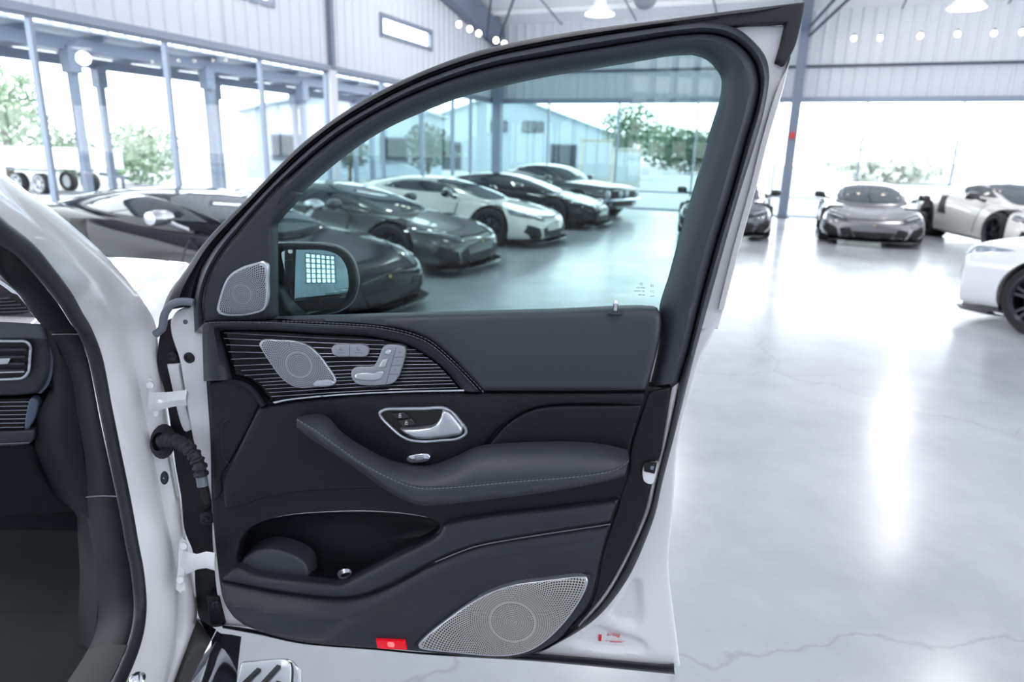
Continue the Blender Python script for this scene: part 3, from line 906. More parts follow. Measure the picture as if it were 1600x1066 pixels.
MUSCLE_CAB = [
    (.85, [(0, .7), (.70, .7), (.74, .93), (.66, .95), (.35, .96), (0, .965)]),
    (.50, [(0, .7), (.72, .7), (.77, .94), (.63, 1.15), (.34, 1.19), (0, 1.20)]),
    (.18, [(0, .7), (.72, .7), (.77, .95), (.58, 1.28), (.32, 1.325), (0, 1.335)]),
    (-.45, [(0, .7), (.72, .7), (.77, .96), (.57, 1.31), (.32, 1.355), (0, 1.365)]),
    (-1.1, [(0, .7), (.68, .7), (.74, .97), (.54, 1.22), (.3, 1.26), (0, 1.27)]),
    (-1.9, [(0, .7), (.6, .7), (.68, .96), (.5, .99), (.28, 1.0), (0, 1.0)])]
def muscle(pos, head, label, paint, modern, name):
    root = empty(name, pos, head)
    bodyst = MUSCLE_BODY if not modern else [(x, [(y, z - (.13 if (z < .4 and x > 1.2) else 0)) for y, z in sec]) for x, sec in MUSCLE_BODY]
    ob = loft_mesh('body', bodyst); me = cut_wheels(ob, [(1.45, .35), (-1.3, .35)], .40); bpy.data.objects.remove(ob)
    finish_mesh(me, 'body', paint, root)
    oc = loft_mesh('cabin', MUSCLE_CAB); mc = bake(oc, None); bpy.data.objects.remove(oc)
    finish_mesh(mc, 'cabin', paint, root)
    bv = lambda m_: BVHTree.FromPolygons([v.co.copy() for v in m_.vertices], [tuple(p.vertices) for p in m_.polygons])
    bb, bc = bv(me), bv(mc)
    patch('windscreen', bc, [(.74, .58), (.24, .50), (.22, 0), (.24, -.50), (.74, -.58), (.80, 0)], 'z', .008, WINDSCREEN, root)
    patch('rear_window', bc, [(-1.15, .44), (-1.75, .44), (-1.75, -.44), (-1.15, -.44)], 'z', .008, CARGLASS, root)
    for s in (1, -1):
        patch('side_window', bc, [(.55, .99, 1), (.20, 1.22), (-.5, 1.26), (-.95, 1.18), (-1.2, 1.03, 1), (-.4, .99)], 'y', .008, CARGLASS, root, flip=s)
        if modern:
            patch('headlight', bb, [(s * .50, .66), (s * .80, .70), (s * .84, .78), (s * .56, .74)], 'x', .01, mat('headlight_lens', rgb(150, 160, 172), .1, .3), root, g=.03, step=.03)
            patch('front_intake', bb, [(s * .55, .40, 1), (s * .80, .42, 1), (s * .82, .58, 1), (s * .60, .56, 1)], 'x', .006, DARKVOID, root, g=.04)
        else:
            for y, r in ((.68, .10), (.14, .085)):
                h = bb.ray_cast(Vector((4, s * y, .64)), Vector((-1, 0, 0)))[0]
                MB().lathe([(.001, .05), (r * .7, .045), (r, .02), (r * 1.12, .02), (r * 1.15, -.02)], 20, Matrix.Translation(h) @ Matrix.Rotation(math.pi / 2, 4, 'Y')).build('round_headlight', mat('lamp_glass', rgb(190, 196, 204), .1, .4), root)
        for x in (1.45, -1.3):
            MB().lathe([(.001, -.07), (.385, -.07), (.39, .18)], 32, Matrix.Translation((x, s * .62, .35)) @ Matrix.Rotation(-s * math.pi / 2, 4, 'X')).build('wheel_arch_liner', DARKVOID, root)
            wheel(root, x, s * .79, .35, mat('dark_rim', rgb(52, 55, 62), .3, .7), spokes=12)
        mm = MB().lathe([(.001, -.11), (.05, -.10), (.07, -.05), (.075, .03), (.06, .09), (.001, .10)], 16, Matrix.Translation((.55, s * .99, 1.0)) @ Matrix.Rotation(math.pi / 2, 4, 'X'))
        mo = mm.build('mirror_housing', paint, root)
        MB().tube([(.58, s * .84, .92), (.56, s * .95, .97)], .022, 8).build('mirror_stalk', paint, mo)
        patch('door_seam', bb, [(.60, .34, 1), (.615, .34, 1), (.615, .88, 1), (.60, .88, 1)], 'y', .003, DARKVOID, root, flip=s, g=.05)
    patch('grille', bb, [(-.56, .54, 1), (.56, .54, 1), (.60, .72, 1), (-.60, .72, 1)], 'x', .006, DARKVOID, root, g=.05)
    patch('lower_intake', bb, [(-.5, .33, 1), (.5, .33, 1), (.46, .46, 1), (-.46, .46, 1)], 'x', .006, DARKVOID, root, g=.05)
    if modern:
        arc = [(1.88, .93), (2.15, .88), (2.30, .70), (2.36, .4), (2.38, 0)]
        pts = arc + [(x, -y) for x, y in reversed(arc[:-1])]; inn = [(x - .3, y * .9) for x, y in pts]; n = len(pts)
        v = [(x, y, .13) for x, y in pts] + [(x, y, .13) for x, y in inn] + [(x, y, .155) for x, y in pts] + [(x, y, .24) for x, y in inn]; f = []
        for i in range(n - 1): f += [(i, i + 1, n + i + 1, n + i), (2 * n + i, 3 * n + i, 3 * n + i + 1, 2 * n + i + 1), (i, 2 * n + i, 2 * n + i + 1, i + 1)]
        MB().add(v, f).build('front_splitter', BLACKGLOSS, root)
    else:
        MB().tube([(2.1, .93, .50), (2.33, .80, .50), (2.38, 0, .50), (2.33, -.80, .50), (2.1, -.93, .50)], .04, 10).build('front_bumper', CHROME, root)
    tag(root, label, 'car', 'parked sports cars'); return root
a_ = math.radians(-41)
P = onz(972, 324, .30) - (Matrix.Rotation(a_, 3, 'Z') @ Vector((2.3, 0, .30)))
muscle((P.x, P.y, 0), a_, 'dark classic coupe with round lamps at the end of the row', mat('gunmetal_paint', rgb(78, 80, 84), .2, .4, coat=1), False, 'classic_coupe')
a_ = math.radians(121)
P = onz(1612, 526, 0) - (Matrix.Rotation(a_, 3, 'Z') @ Vector((1.45, .92, 0)))
muscle((P.x, P.y, 0), a_, 'white coupe cut off at the picture edge with a dark spoked wheel', WHITE, True, 'white_coupe')

# ------------------------------------------------------------------ the yard outside
OB = mat('grey_metal_cladding', rgb(150, 162, 172), .6)
OBR = mat('grey_metal_roofing', rgb(150, 160, 168), .6)
LEAF = [mat('leaf_green_%d' % i, c, .8) for i, c in enumerate((rgb(44, 72, 46), rgb(58, 88, 52), rgb(36, 60, 44)))]
BARK = mat('bark', rgb(80, 70, 60), .9)
# steel carport along the window wall
cp = empty('steel_carport', B(-5, 6)); WORLD_OF[cp.name] = Matrix.Translation(B(-5, 6))
for t, ss in ((-4.2, (18.8, 15.2, 11.6, 8.1, 4.5, .9, -2.6)), (-7.0, (16.0, 12.4, 8.8, 5.0, 1.4, -2.2))):
    for s in ss:
        MB().beam(B(t, s, -.05), B(t, s, 3.5), .15, .15, BT).build('post', STEEL, cp, smooth=False)
        MB().beam(B(t, s, 2.95), B(t, s, 3.45), .26, .26, BT).build('post_head', STEEL, cp, smooth=False)
    MB().beam(B(t, -4, 3.5), B(t, 20, 3.5), .12, .24).build('beam', STEEL, cp, smooth=False)
for s in np.arange(-4, 20.1, 1.5):
    MB().beam(B(-3.9, s, 3.66), B(-7.4, s, 3.66), .08, .10).build('joist', STEEL, cp, smooth=False)
ribbed('canopy_sheet', lambda u, o, z: B(z, u, 3.74 + o), -4, 20, -7.6, -3.8, cp, pitch=.4, m=mat('glare_pale_canopy', rgb(170, 178, 192), .5))  # canopy sheet colour lightened to imitate veiling glare
tag(cp, 'grey steel carport standing outside the side windows', 'carport')
# neighbouring hall
def hall(name, o, dx, dy, w, l, h, rise, label, wins):
    """gabled hall: o corner, dx along the gable (width w), dy along its length l"""
    r = empty(name, o); WORLD_OF[r.name] = Matrix.Translation(o)
    up = Vector((0, 0, 1)); g0 = [o, o + dx * w, o + dx * w + up * h, o + dx * w / 2 + up * (h + rise), o + up * h]
    g1 = [p + dy * l for p in g0]
    mk('wall', g0 + g1, [(0, 1, 2, 3, 4), (9, 8, 7, 6, 5), (0, 5, 6, 1), (1, 6, 7, 2), (0, 4, 9, 5)], OB, r, smooth=False)
    e = .4
    for a, b in ((4, 3), (2, 3)):
        p, q = g0[a], g0[b]; dn = (p - q).normalized() * e
        v = [p + dn - dy * e, q - dy * e, q + dy * (l + e), p + dn + dy * (l + e)]
        v += [x + up * .15 for x in v]
        mk('roof', v, [(3, 2, 1, 0), (4, 5, 6, 7), (0, 1, 5, 4), (1, 2, 6, 5), (2, 3, 7, 6), (3, 0, 4, 7)], OBR, r, smooth=False)
    for side, a0, a1, z0, z1 in wins:
        if side == 'g': P = lambda u, z: o + dx * u + up * z - dy * .05; nrm = -dy
        else: P = lambda u, z: o + dy * u + up * z - dx * .05; nrm = -dx
        v = [P(a0, z0), P(a1, z0), P(a1, z1), P(a0, z1)]
        v += [p + nrm * .08 for p in v]
        wn = mk('window', v, [(3, 2, 1, 0), (4, 5, 6, 7), (0, 1, 5, 4), (1, 2, 6, 5), (2, 3, 7, 6), (3, 0, 4, 7)], STEEL_D, r, smooth=False)
        k = .12
        v = [P(a0 + k, z0 + k), P(a1 - k, z0 + k), P(a1 - k, z1 - k), P(a0 + k, z1 - k)]; v = [p + nrm * .10 for p in v]
        mk('window_glass', v, [(0, 1, 2, 3)], CARGLASS, wn, smooth=False)
    tag(r, label, 'building'); return r
hc = at(985, 245, 66.0); hc.z = -.06
hdx = Vector((-.97, .1, 0)).normalized(); hdy = Vector((.1, .97, 0)).normalized()
hall('metal_hall', hc, hdx, hdy, 24, 26, 3.0, 4.0, 'grey gabled metal hall seen through the far windows', [('g', 8.2, 10.2, 3.6, 4.6), ('g', 11.6, 13.2, 3.6, 4.6), ('g', 5, 7.5, 0, 2.6), ('g', 16, 18.5, 0, 2.6)])
hc2 = at(690, 232, 42); hc2.z = -.06
hall('low_block', hc2, Vector((-.96, -.26, 0)), Vector((-.26, .96, 0)), 11, 7, 3.6, 1.3, 'low grey office block beyond the side windows', [('g', 2, 3.6, 1, 2.4), ('g', 5, 6.6, 1, 2.4), ('g', 8, 9.6, 1, 2.4)])
def tree(px, py, Y, h, w, label, name='leafy_tree', trunk=True, leaf=None):
    P = at(px, py, Y); r = empty(name, (P.x, P.y, -.06))
    rnd = random.Random(int(px * 7 + Y))
    if trunk: MB().tube([(0, 0, 0), (.05, 0, h * .35), (0, .05, h * .7)], [h * .035, h * .028, h * .012], 8).build('trunk', BARK, r)
    v = []; f = []
    for k in range(1800):
        a, b_ = rnd.uniform(0, 6.283), rnd.uniform(-1, 1); q = rnd.random() ** .45
        c = Vector((math.cos(a) * math.sqrt(1 - b_ * b_) * q * w / 2, math.sin(a) * math.sqrt(1 - b_ * b_) * q * w / 2, h * (.62 if trunk else .5) + b_ * q * h * (.38 if trunk else .5)))
        c += Vector((math.sin(c.z * 3 + px), math.cos(c.z * 2.3 + px), 0)) * w * .05
        sz = w * rnd.uniform(.018, .045)
        d1 = Vector((rnd.gauss(0, 1), rnd.gauss(0, 1), rnd.gauss(0, 1))).normalized(); d2 = d1.orthogonal().normalized()
        n = len(v); v += [c + d1 * sz, c + d2 * sz * .6, c - d1 * sz, c - d2 * sz * .6]; f.append((n, n + 1, n + 2, n + 3))
    o = mk('foliage', v, f, leaf or LEAF[int(px) % 3], r, smooth=False)
    tag(r, label, 'tree', 'trees beyond the yard')
tree(985, 240, 52, 5.4, 4.6, 'rounded dark green tree right of the metal hall')
tree(1042, 240, 96, 6.0, 9, 'wide hedge of trees behind the rounded tree', 'tree_row', trunk=False)
tree(1098, 245, 74, 4.6, 9, 'wide low trees at the right end of the door window', 'tree_row', trunk=False)
tree(1400, 250, 60, 4.0, 13, 'distant trees painted pale with glare above the warm grey sports car', 'tree_row', trunk=False, leaf=mat('glare_pale_leaf', rgb(206, 212, 204), .8))  # near-white leaf colour paints in the glare of the bright outdoors
tree(8, 225, 27, 4.4, 3.6, 'small tree beyond the carport at the picture edge', leaf=mat('glare_faded_leaf', rgb(120, 140, 116), .8))  # this leaf colour, shared with the shrub, has outdoor glare painted in
tree(215, 235, 30, 2.6, 3.4, 'leafy shrub growing between the carport posts', 'yard_shrub', trunk=False, leaf=mat('glare_faded_leaf', rgb(120, 140, 116), .8))
tree(112, 238, 34, 2.2, 2.6, 'low shrub beside the left carport post', 'yard_shrub', trunk=False)
tree(668, 240, 34, 3.0, 2.4, 'young green tree in front of the low block')
tree(545, 236, 36, 2.8, 2.2, 'slim green tree seen over the grey green car')
# boxed utility cabinets outside the far windows
for i, (px, py, Y, w, h, lab) in enumerate(((978, 262, 40, 1.5, 2.0, 'beige utility cabinet outside the far windows'), (930, 258, 46, 2.0, 2.6, 'grey ventilation unit beside the metal hall'))):
    P = at(px, py, Y); r = empty('utility_cabinet', (P.x, P.y, -.06))
    m_ = mat('beige_metal', rgb(160, 158, 150), .6)
    MB().box((-w / 2, -.5, .1), (w / 2, .5, h)).build('cabinet_body', m_, r, smooth=False)
    MB().box((-w / 2 - .08, -.58, h), (w / 2 + .08, .58, h + .08)).build('cabinet_cap', m_, r, smooth=False)
    MB().box((-w / 2 - .05, -.55, 0), (w / 2 + .05, .55, .1)).build('plinth', gm, r, smooth=False)
    MB().box((-w * .42, -.53, .25), (-.02, -.5, h - .15)).build('cabinet_door', OBR, r, smooth=False)
    MB().box((.02, -.53, .25), (w * .42, -.5, h - .15)).build('cabinet_door', OBR, r, smooth=False)
    tag(r, lab, 'cabinet')
# white trailer on the yard
P = at(84, 262, 24); r = empty('flat_trailer', (P.x, P.y, -.06), -BA)
MB().box((-3.2, -.9, .85), (2.2, .9, 1.5)).build('trailer_body', WHITE, r, smooth=False)
for x in (-.55, .55):
    wheel(r, x, -.86, .34, mat('pale_rim', rgb(170, 174, 180), .4, .4)); wheel(r, x, .86, .34, mat('pale_rim', rgb(170, 174, 180), .4, .4))
    MB().box((x - .42, -1.0, .74), (x + .42, -.75, .80)).build('mudguard', STEEL_D, r, smooth=False)
MB().beam((2.2, 0, .7), (3.4, 0, .6), .1, .1).build('drawbar', STEEL_D, r, smooth=False)
MB().beam((3.2, 0, 0), (3.2, 0, .65), .07, .07).build('jockey_leg', STEEL_D, r, smooth=False)
tag(r, 'white trailer with twin wheels parked beyond the carport', 'trailer')

# ------------------------------------------------------------------ the white car with its open door
SUV_LOC = onz(250, 1040, 0.0)
suv = empty('white_suv', (SUV_LOC.x, SUV_LOC.y, 0), worldcoords=True)
tag(suv, 'white car with its front door wide open showing the black leather door panel', 'car')
DA = math.radians(5.0)
DOOR = Plane((0, 1.36, 0), (math.cos(DA), -math.sin(DA), 0), (0, 0, 1))

C0 = [(247, 512), (250, 490), (264, 458), (290, 422), (310, 391), (338, 358), (385, 312), (430, 265), (470, 226), (512, 193), (560, 161), (620, 129), (690, 99), (760, 76), (851, 57), (940, 43), (1040, 30), (1150, 16), (1258, 3)]
C1a = [(304, 520), (303, 470), (312, 430), (332, 391), (363, 354), (400, 313), (440, 272), (482, 233), (524, 200), (572, 170), (630, 139), (700, 110), (770, 88), (851, 71), (940, 55), (1030, 42), (1094, 34)]
C1b = [(1094, 34), (1131, 37), (1159, 49), (1182, 69), (1197, 90), (1202, 116), (1200, 140), (1192, 180), (1180, 224), (1155, 305), (1136, 371), (1110, 465), (1084, 560), (1057, 668), (1034, 758), (1025, 799), (1013, 834), (980, 906), (932, 966), (878, 1002), (842, 1020)]
C2a = [(318, 505), (316, 470), (324, 436), (344, 398), (374, 360), (410, 318), (450, 277), (492, 240), (533, 208), (582, 178), (640, 149), (706, 123), (775, 103), (851, 89), (940, 74), (1000, 64), (1056, 55), (1094, 52)]
C2b = [(1094, 52), (1122, 54), (1146, 63), (1165, 77), (1180, 98), (1187, 122), (1187, 140), (1180, 175), (1169, 210), (1145, 297), (1122, 371), (1095, 470), (1075, 550), (1060, 598), (1044, 673), (1030, 727), (1013, 799), (989, 855), (950, 927), (905, 978), (858, 1013)]
C2f = C2b[:14]
C3a = [(421, 498), (421, 352)]
C3b = [(421, 352), (451, 320), (484, 291), (522, 258), (560, 229), (601, 203), (652, 179), (709, 156), (770, 139), (851, 121), (939, 106), (1000, 96), (1047, 88), (1081, 86)]
C3c = [(1081, 86), (1101, 92), (1116, 105), (1126, 120), (1127, 135), (1123, 160), (1111, 199), (1092, 266), (1061, 371), (1045, 430), (1030, 482), (1032, 510), (1024, 560), (1014, 604)]

# painted shell with the pressed panels at its foot
SHELL = [(1236, 40, 1), (1238, 75), (1222, 145), (1200, 220), (1180, 300), (1155, 390), (1131, 484, 1), (1128, 490), (1112, 528), (1096, 560), (1083, 605), (1066, 668), (1059, 704), (1055, 751), (1052, 800), (1046, 860), (1045, 890), (1054, 967),
         (1064, 1046, 1), (1040, 1042), (842, 1026), (600, 1004), (348, 978, 1), (338, 930), (331, 850), (328, 779), (317, 738), (304, 702), (293, 647), (285, 596), (279, 562), (266, 520), (266, 500), (279, 481), (300, 476),
         (316, 440), (340, 394), (372, 352), (445, 277), (530, 204), (634, 146), (772, 94), (940, 64), (1092, 42)]
HOLE = [(424, 495, 1), (423, 348, 1), (452, 314), (522, 250), (600, 196), (708, 149), (850, 113), (1000, 88), (1084, 78), (1112, 90), (1132, 115), (1132, 142), (1118, 200), (1098, 268), (1066, 375), (1034, 482, 1)]
T1 = [(985, 905), (1000, 904), (1004, 918), (1006, 965), (1002, 977), (988, 980), (957, 972), (948, 963), (962, 938)]
T2 = [(928, 976), (965, 986), (1002, 998), (1013, 1008), (1013, 1018), (1004, 1022), (905, 1014), (893, 1006), (905, 992)]
POCKET = [(371, 884), (373, 855), (385, 832), (407, 818), (445, 807), (495, 802), (570, 800), (632, 804), (672, 812), (687, 822), (682, 833), (640, 858), (607, 876), (552, 904), (534, 909), (480, 906), (395, 896)]
def grow(P, f):
    A = np.array([p[:2] for p in P], float); c = A.mean(0); return [tuple(c + (a - c) * f) for a in A]
def shell_fun(v, d):
    w = np.zeros(len(v))
    for T in (T1, T2):
        P = np.array([DOOR.uv(p[0], p[1], -.03) for p in smooth_loop(T, 5)])
        dd = seg_dist(v, P, np.roll(P, -1, 0)); ins = inside(v, P)
        w -= np.where(ins, 1, 0) * .012 * (lambda q: q * q * (3 - 2 * q))(np.clip(dd / .014, 0, 1))
    return w
LOWSHELL = [p for p in SHELL if p[1] > 484.5 and not (p[1] < 500 and p[0] < 280) or p[:2] == (266, 500)]
k0 = [i for i, p in enumerate(SHELL) if p[:2] == (1128, 490)][0]; k1 = [i for i, p in enumerate(SHELL) if p[:2] == (266, 500)][0]
LOWSHELL = [(1126, 496, 1)] + SHELL[k0 + 1:k1 + 1] + [(276, 486), (290, 480, 1), (310, 520, 1), (1090, 520, 1)]
door = relief('door', DOOR, LOWSHELL, -.03, WHITE, suv, r=.006, g=.009, depth=.10, fun=shell_fun, holes=[grow(POCKET, 1.08)], back=True)
k2 = [i for i, p in enumerate(SHELL) if p[:2] == (300, 476)][0]
UPSHELL = SHELL[:k0] + [(1122, 515, 1), (1088, 515, 1)] + [(318, 515, 1), (283, 515, 1), (284, 490)] + SHELL[k2:]
relief('door_frame_shell', DOOR, UPSHELL, -.031, WHITE, door, r=.004, g=.02, depth=.012, holes=[[(424, 530, 1), (414, 352), (446, 306), (516, 244), (595, 190), (704, 143), (848, 106), (1000, 80), (1086, 70), (1120, 82), (1142, 112), (1142, 146), (1128, 204), (1106, 272), (1074, 378), (1046, 500, 1)]])
door['label'] = 'white front door swung wide open with black trim'

# window frame: outer rubber, bead, main frame, mirror sail panel
strip('outer_rubber', DOOR, [([(253, 486)] + C0[2:], [(303, 478)] + C1a[2:])], [(0, -.035), (.15, -.012), (.45, -.006), (.62, -.02), (.7, -.02), (.85, -.008), (1, -.02)], RUBBER, door, n=110, thick=.03)
strip('frame_bead', DOOR, [(C1a, C2a), (C1b[:14], C2f)], [(0, -.022), (.12, -.002), (.5, .006), (.85, 0), (1, -.016)], PLASTIC_G, door, n=150)
strip('window_frame', DOOR, [(C2a[6:], C3b), (C2f, C3c)], [(0, -.016), (.08, .002), (.25, .012), (.55, .006), (.8, -.008), (1, -.034)], PLASTIC_G, door, n=150, thick=.012)
strip('door_seal', DOOR, [(C1b[12:], C2b[12:])], [(0, -.02), (.3, .004), (.6, .006), (1, -.018)], RUBBER, door, n=60, thick=.012)
SAIL = [(318, 506, 1), (316, 470), (324, 436), (344, 398), (374, 360), (410, 318), (449, 278, 1), (462, 305, 1), (451, 320), (436, 336), (422, 354, 1), (424, 500, 1), (370, 504)]
relief('mirror_sail_panel', DOOR, SAIL, .004, LEATHER_D, door, r=.008, depth=.03)
CORNER = [(1050, 42, 1), (1050, 29, 1), (1150, 16), (1259, 3, 1), (1252, 40), (1242, 75), (1226, 103, 1), (1214, 97, 1), (1222, 70), (1230, 35, 1), (1180, 38), (1110, 44)]
relief('corner_rubber', DOOR, CORNER, -.012, RUBBER, door, r=.004, g=.012, depth=.025)
# glass
gp = [(424, 500, 1), (421, 352), (446, 318), (522, 252), (601, 198), (709, 150), (851, 115), (1000, 90), (1084, 80), (1110, 92), (1130, 118), (1128, 150), (1111, 210), (1064, 371), (1030, 490, 1)]
g = relief('window_glass', DOOR, gp, -.03, DOORGLASS, door, r=0, depth=.0005, g=.3)
g['label'] = 'green tinted side window glass'
for i, (txt, px, py, h) in enumerate((('O', 1002, 444, .0075), ('AS2 M485', 1001, 450, .0042), ('TRANSP. 70%', 999, 455, .0038), ('43R-001', 1003, 461, .0042), ('. . .', 1003, 466, .004), ('E1', 1019, 447, .007), ('CC', 1019, 456, .006), ('DOT', 1019, 463, .004))):
    text_on('glass_etching', DOOR, txt, px, py, -.028, h, GREY_PRINT, door, flip=False)

# base of the trim with the pocket opening
P0 = [(318, 502, 1), (317, 540), (321, 600), (327, 690), (329, 780), (337, 870), (343, 918), (347, 937), (358, 956), (382, 977), (403, 987), (475, 1005), (584, 1014), (679, 1022), (770, 1031), (830, 1025), (869, 1008), (905, 976), (946, 925),
      (980, 863), (1008, 795), (1027, 720), (1049, 606, 1), (1014, 604, 1), (1034, 500), (1022, 484, 1), (424, 500)]
relief('trim_base', DOOR, P0, 0.0, PLASTIC, door, r=.006, depth=.03, g=.025, holes=[POCKET])
# pocket bowl behind the opening
pk = np.array([p for p in smooth_loop(POCKET, 6)])
cen = pk.mean(0)
rows = []
for sc, w in ((1.02, -.010), (1.02, -.03), (1.0, -.06), (.9, -.075), (.5, -.08), (.0, -.08)):
    rows.append([DOOR.hit(*(cen + (p - cen) * sc), w) for p in list(pk) + [pk[0]]])
loft3('door_pocket', rows, PLASTIC, door)
BW = [(375, 880), (395, 864), (420, 859), (450, 866), (472, 878), (480, 890), (482, 908, 1), (440, 903), (400, 898), (382, 893)]
relief('bottle_holder_wall', DOOR, BW, -.012, LEATHER, door, r=.008, depth=.05)
o = MB()
cpt = DOOR.hit(539, 908, -.025)
o.lathe([(.009, 0), (.012, .006), (.017, .022), (.0165, .022), (.001, .004)], 16, Matrix.Translation(cpt))
o.build('pocket_funnel', SATIN, door)  # small silver funnel shaped after a cone-shaped reflection

# upper leather panel under the window
P1 = [(423, 500, 1), (560, 496), (700, 492), (860, 488), (1012, 483), (1030, 487), (1034, 500), (1032, 525), (1022, 572), (1010, 612, 1), (900, 613), (752, 613, 1), (729, 588), (704, 562), (672, 535), (640, 521), (600, 513), (560, 509), (500, 506)]
relief('upper_leather_panel', DOOR, P1, .022, LEATHER, door, r=.014, depth=.02, fun=lambda v, d: .010 * np.clip(d / .08, 0, 1) ** .7)
# rolled leather border round the lacquer trim
ROLL_O = [(318, 596), (317, 560), (316, 520), (319, 506), (332, 503), (405, 503), (484, 506), (563, 510), (600, 514), (640, 523), (672, 537), (704, 564), (729, 589), (751, 613)]
ROLL_I = [(364, 594), (360, 575), (352, 547), (345, 522), (352, 517), (420, 517), (500, 522), (566, 525), (594, 529), (631, 538), (660, 552), (688, 572), (706, 591), (721, 611)]
k = 60
ra = np.array(curve_n(ROLL_O, k)); 
def pairwise(A, Bp, n):
    out = []
    for X in (A, Bp):
        X = np.array(X, float); o_ = []
        for i in range(len(X) - 1):
            for j in range(n): o_.append(X[i] + (X[i + 1] - X[i]) * j / n)
        o_.append(X[-1]); out.append(np.array(o_))
    return out
def smooth_pair(A, Bp, n=6):
    """Catmull through both curves with matching parameters"""
    res = []
    for X in (A, Bp):
        X = [np.array(p, float) for p in X]; o_ = []
        for i in range(len(X) - 1):
            p1, p2 = X[i], X[i + 1]; p0 = X[i - 1] if i else 2 * p1 - p2; p3 = X[i + 2] if i + 2 < len(X) else 2 * p2 - p1
            for j in range(n):
                t = j / n
                o_.append(.5 * ((2 * p1) + (p2 - p0) * t + (2 * p0 - 5 * p1 + 4 * p2 - p3) * t * t + (3 * p1 - p0 - 3 * p2 + p3) * t ** 3))
        o_.append(X[-1]); res.append(np.array(o_))
    return res
def pair_strip(name, plane, A, Bp, prof, m, parent, n=6, angle=50, base=0.0, caps=True):
    A, Bp = smooth_pair(A, Bp, n)
    rows = []
    for t, w in [(prof[0][0], base)] + list(prof) + [(prof[-1][0], base)]:
        rows.append([plane.hit(*(A[i] * (1 - t) + Bp[i] * t), w) for i in range(len(A))])
    return loft3(name, rows, m, parent, angle, close=True)
pair_strip('leather_roll', DOOR, ROLL_O, ROLL_I, [(0, .018), (.06, .026), (.3, .034), (.6, .030), (.85, .016), (1, .004)], LEATHER_D, door)
sA, sB = smooth_pair(ROLL_O[3:], ROLL_I[3:], 12)
def stitches(name, plane, pts, w, L=4.2, gap=2.2, rad=.0009, m=THREAD, parent=None):
    """a seam of small thread bars, one mesh"""
    pts = np.array(pts); d = np.r_[0, np.cumsum(np.linalg.norm(np.diff(pts, axis=0), axis=1))]
    o = MB(); t = 0
    while t + L < d[-1]:
        q = [(np.interp(t + e, d, pts[:, 0]), np.interp(t + e, d, pts[:, 1])) for e in (0, L)]
        o.tube([plane.hit(x, y, w) for x, y in q], rad, 5); t += L + gap
    ob = o.build(name, m, parent, smooth=False); ob['kind'] = 'stuff'; return ob
stitches('stitching', DOOR, sA * .95 + sB * .05, .0275, parent=door)
stitches('stitching', DOOR, sA[30:] * 1.16 - sB[30:] * .16, .0225, parent=door)

# black lacquer panel with pinstripes
LAC = [(347, 517, 1), (420, 518), (500, 523), (566, 526), (594, 530), (631, 539), (660, 553), (688, 573), (706, 592), (722, 612, 1), (640, 613), (536, 617), (470, 622), (424, 630, 1), (414, 621), (402, 606), (386, 594), (366, 588, 1), (358, 562)]
relief('lacquer_trim', DOOR, LAC, .010, LACQUER, door, r=.003, depth=.008, fun=lambda v, d: .004 * np.clip(d / .05, 0, 1))
LS = [(347, 520.4), (346.7, 529), (350, 539), (354, 550), (358, 561.4), (362, 571.6), (374, 579), (379, 586.7), (394, 592.6), (402, 597.5), (407, 602.4), (412, 608), (417.6, 613.6), (421, 619.7)]
RS = [(600, 533), (636, 541), (650, 547), (661, 553), (669, 559), (676, 564), (683, 569), (688, 574), (693, 579), (697, 584), (703, 589), (706, 594), (710, 599), (715, 605)]
for (x0, y0), (x1, y1) in zip(LS, RS):
    pts = [(x0 + 3 + (x1 - x0 - 3) * t, y0 + (y1 - y0) * (t ** 1.25) * .95 + (1.5 * math.sin(math.pi * t) if y0 < 560 else -3 * math.sin(math.pi * t))) for t in np.linspace(0, 1, 14)]
    MB().tube([DOOR.hit(x, y, .0143) for x, y in pts], .0007, 5).build('pinstripe', STRIPE, door)
pair_strip('silver_trim_strip', DOOR, [(424, 627), (457, 621.5), (536, 614.5), (620, 610.5), (725, 607.5)], [(432, 632), (459, 626), (536, 619), (620, 615), (725, 613)], [(0, .012), (.25, .019), (.7, .019), (1, .012)], CHROME, door, base=.004)

# speakers
PERF = perforated_mat('perforated_silver', rgb(178, 180, 188), .0042, 90, -.05, inner=.028)
PERF_B = perforated_mat('perforated_champagne', rgb(205, 203, 196), .0050, 130, -.05, inner=.052)
PERF_S = perforated_mat('perforated_bright', rgb(165, 168, 176), .0040, 70, 0.0, inner=.020)
def shrink(P, f, c=None):
    A = np.array([p[:2] for p in P], float); c = A.mean(0) if c is None else np.array(c)
    return [tuple(c + (a - c) * f) + tuple(p[2:]) for a, p in zip(A, P)]
def speaker(label, outl, cen, w, perf, rimw, frac, bulge):
    rim = relief('speaker_rim', DOOR, outl, w, SATIN, door, r=.003, depth=.012, g=.02, step=4)
    rim['label'] = label
    relief('perforated_grille', DOOR, shrink(outl, frac), w + .0012, perf, rim, r=.0015, depth=.003, g=.012, center=cen, step=4, fun=lambda v, d: bulge * np.clip(d / .03, 0, 1))
    return rim
SP1 = [(404, 537), (409, 531.5), (435, 531.5), (460, 533), (478, 538.6), (496, 552), (510, 570), (524, 592), (524, 600), (514, 604.5), (490, 606), (469, 607), (455, 603), (439, 591), (423, 570), (409, 548)]
sp = speaker('diamond shaped silver speaker grille', SP1, (467, 570), .018, PERF, 4, .95, .001)
relief('speaker_nameplate', DOOR, [(492, 597), (518, 595), (522, 598), (520, 602), (494, 604), (489, 603)], .0225, SATIN, sp, r=.001, depth=.002, g=.01, step=3)
text_on('speaker_lettering', DOOR, 'Burmester', 507, 599.6, .0232, .0052, WHITE_PRINT, sp)
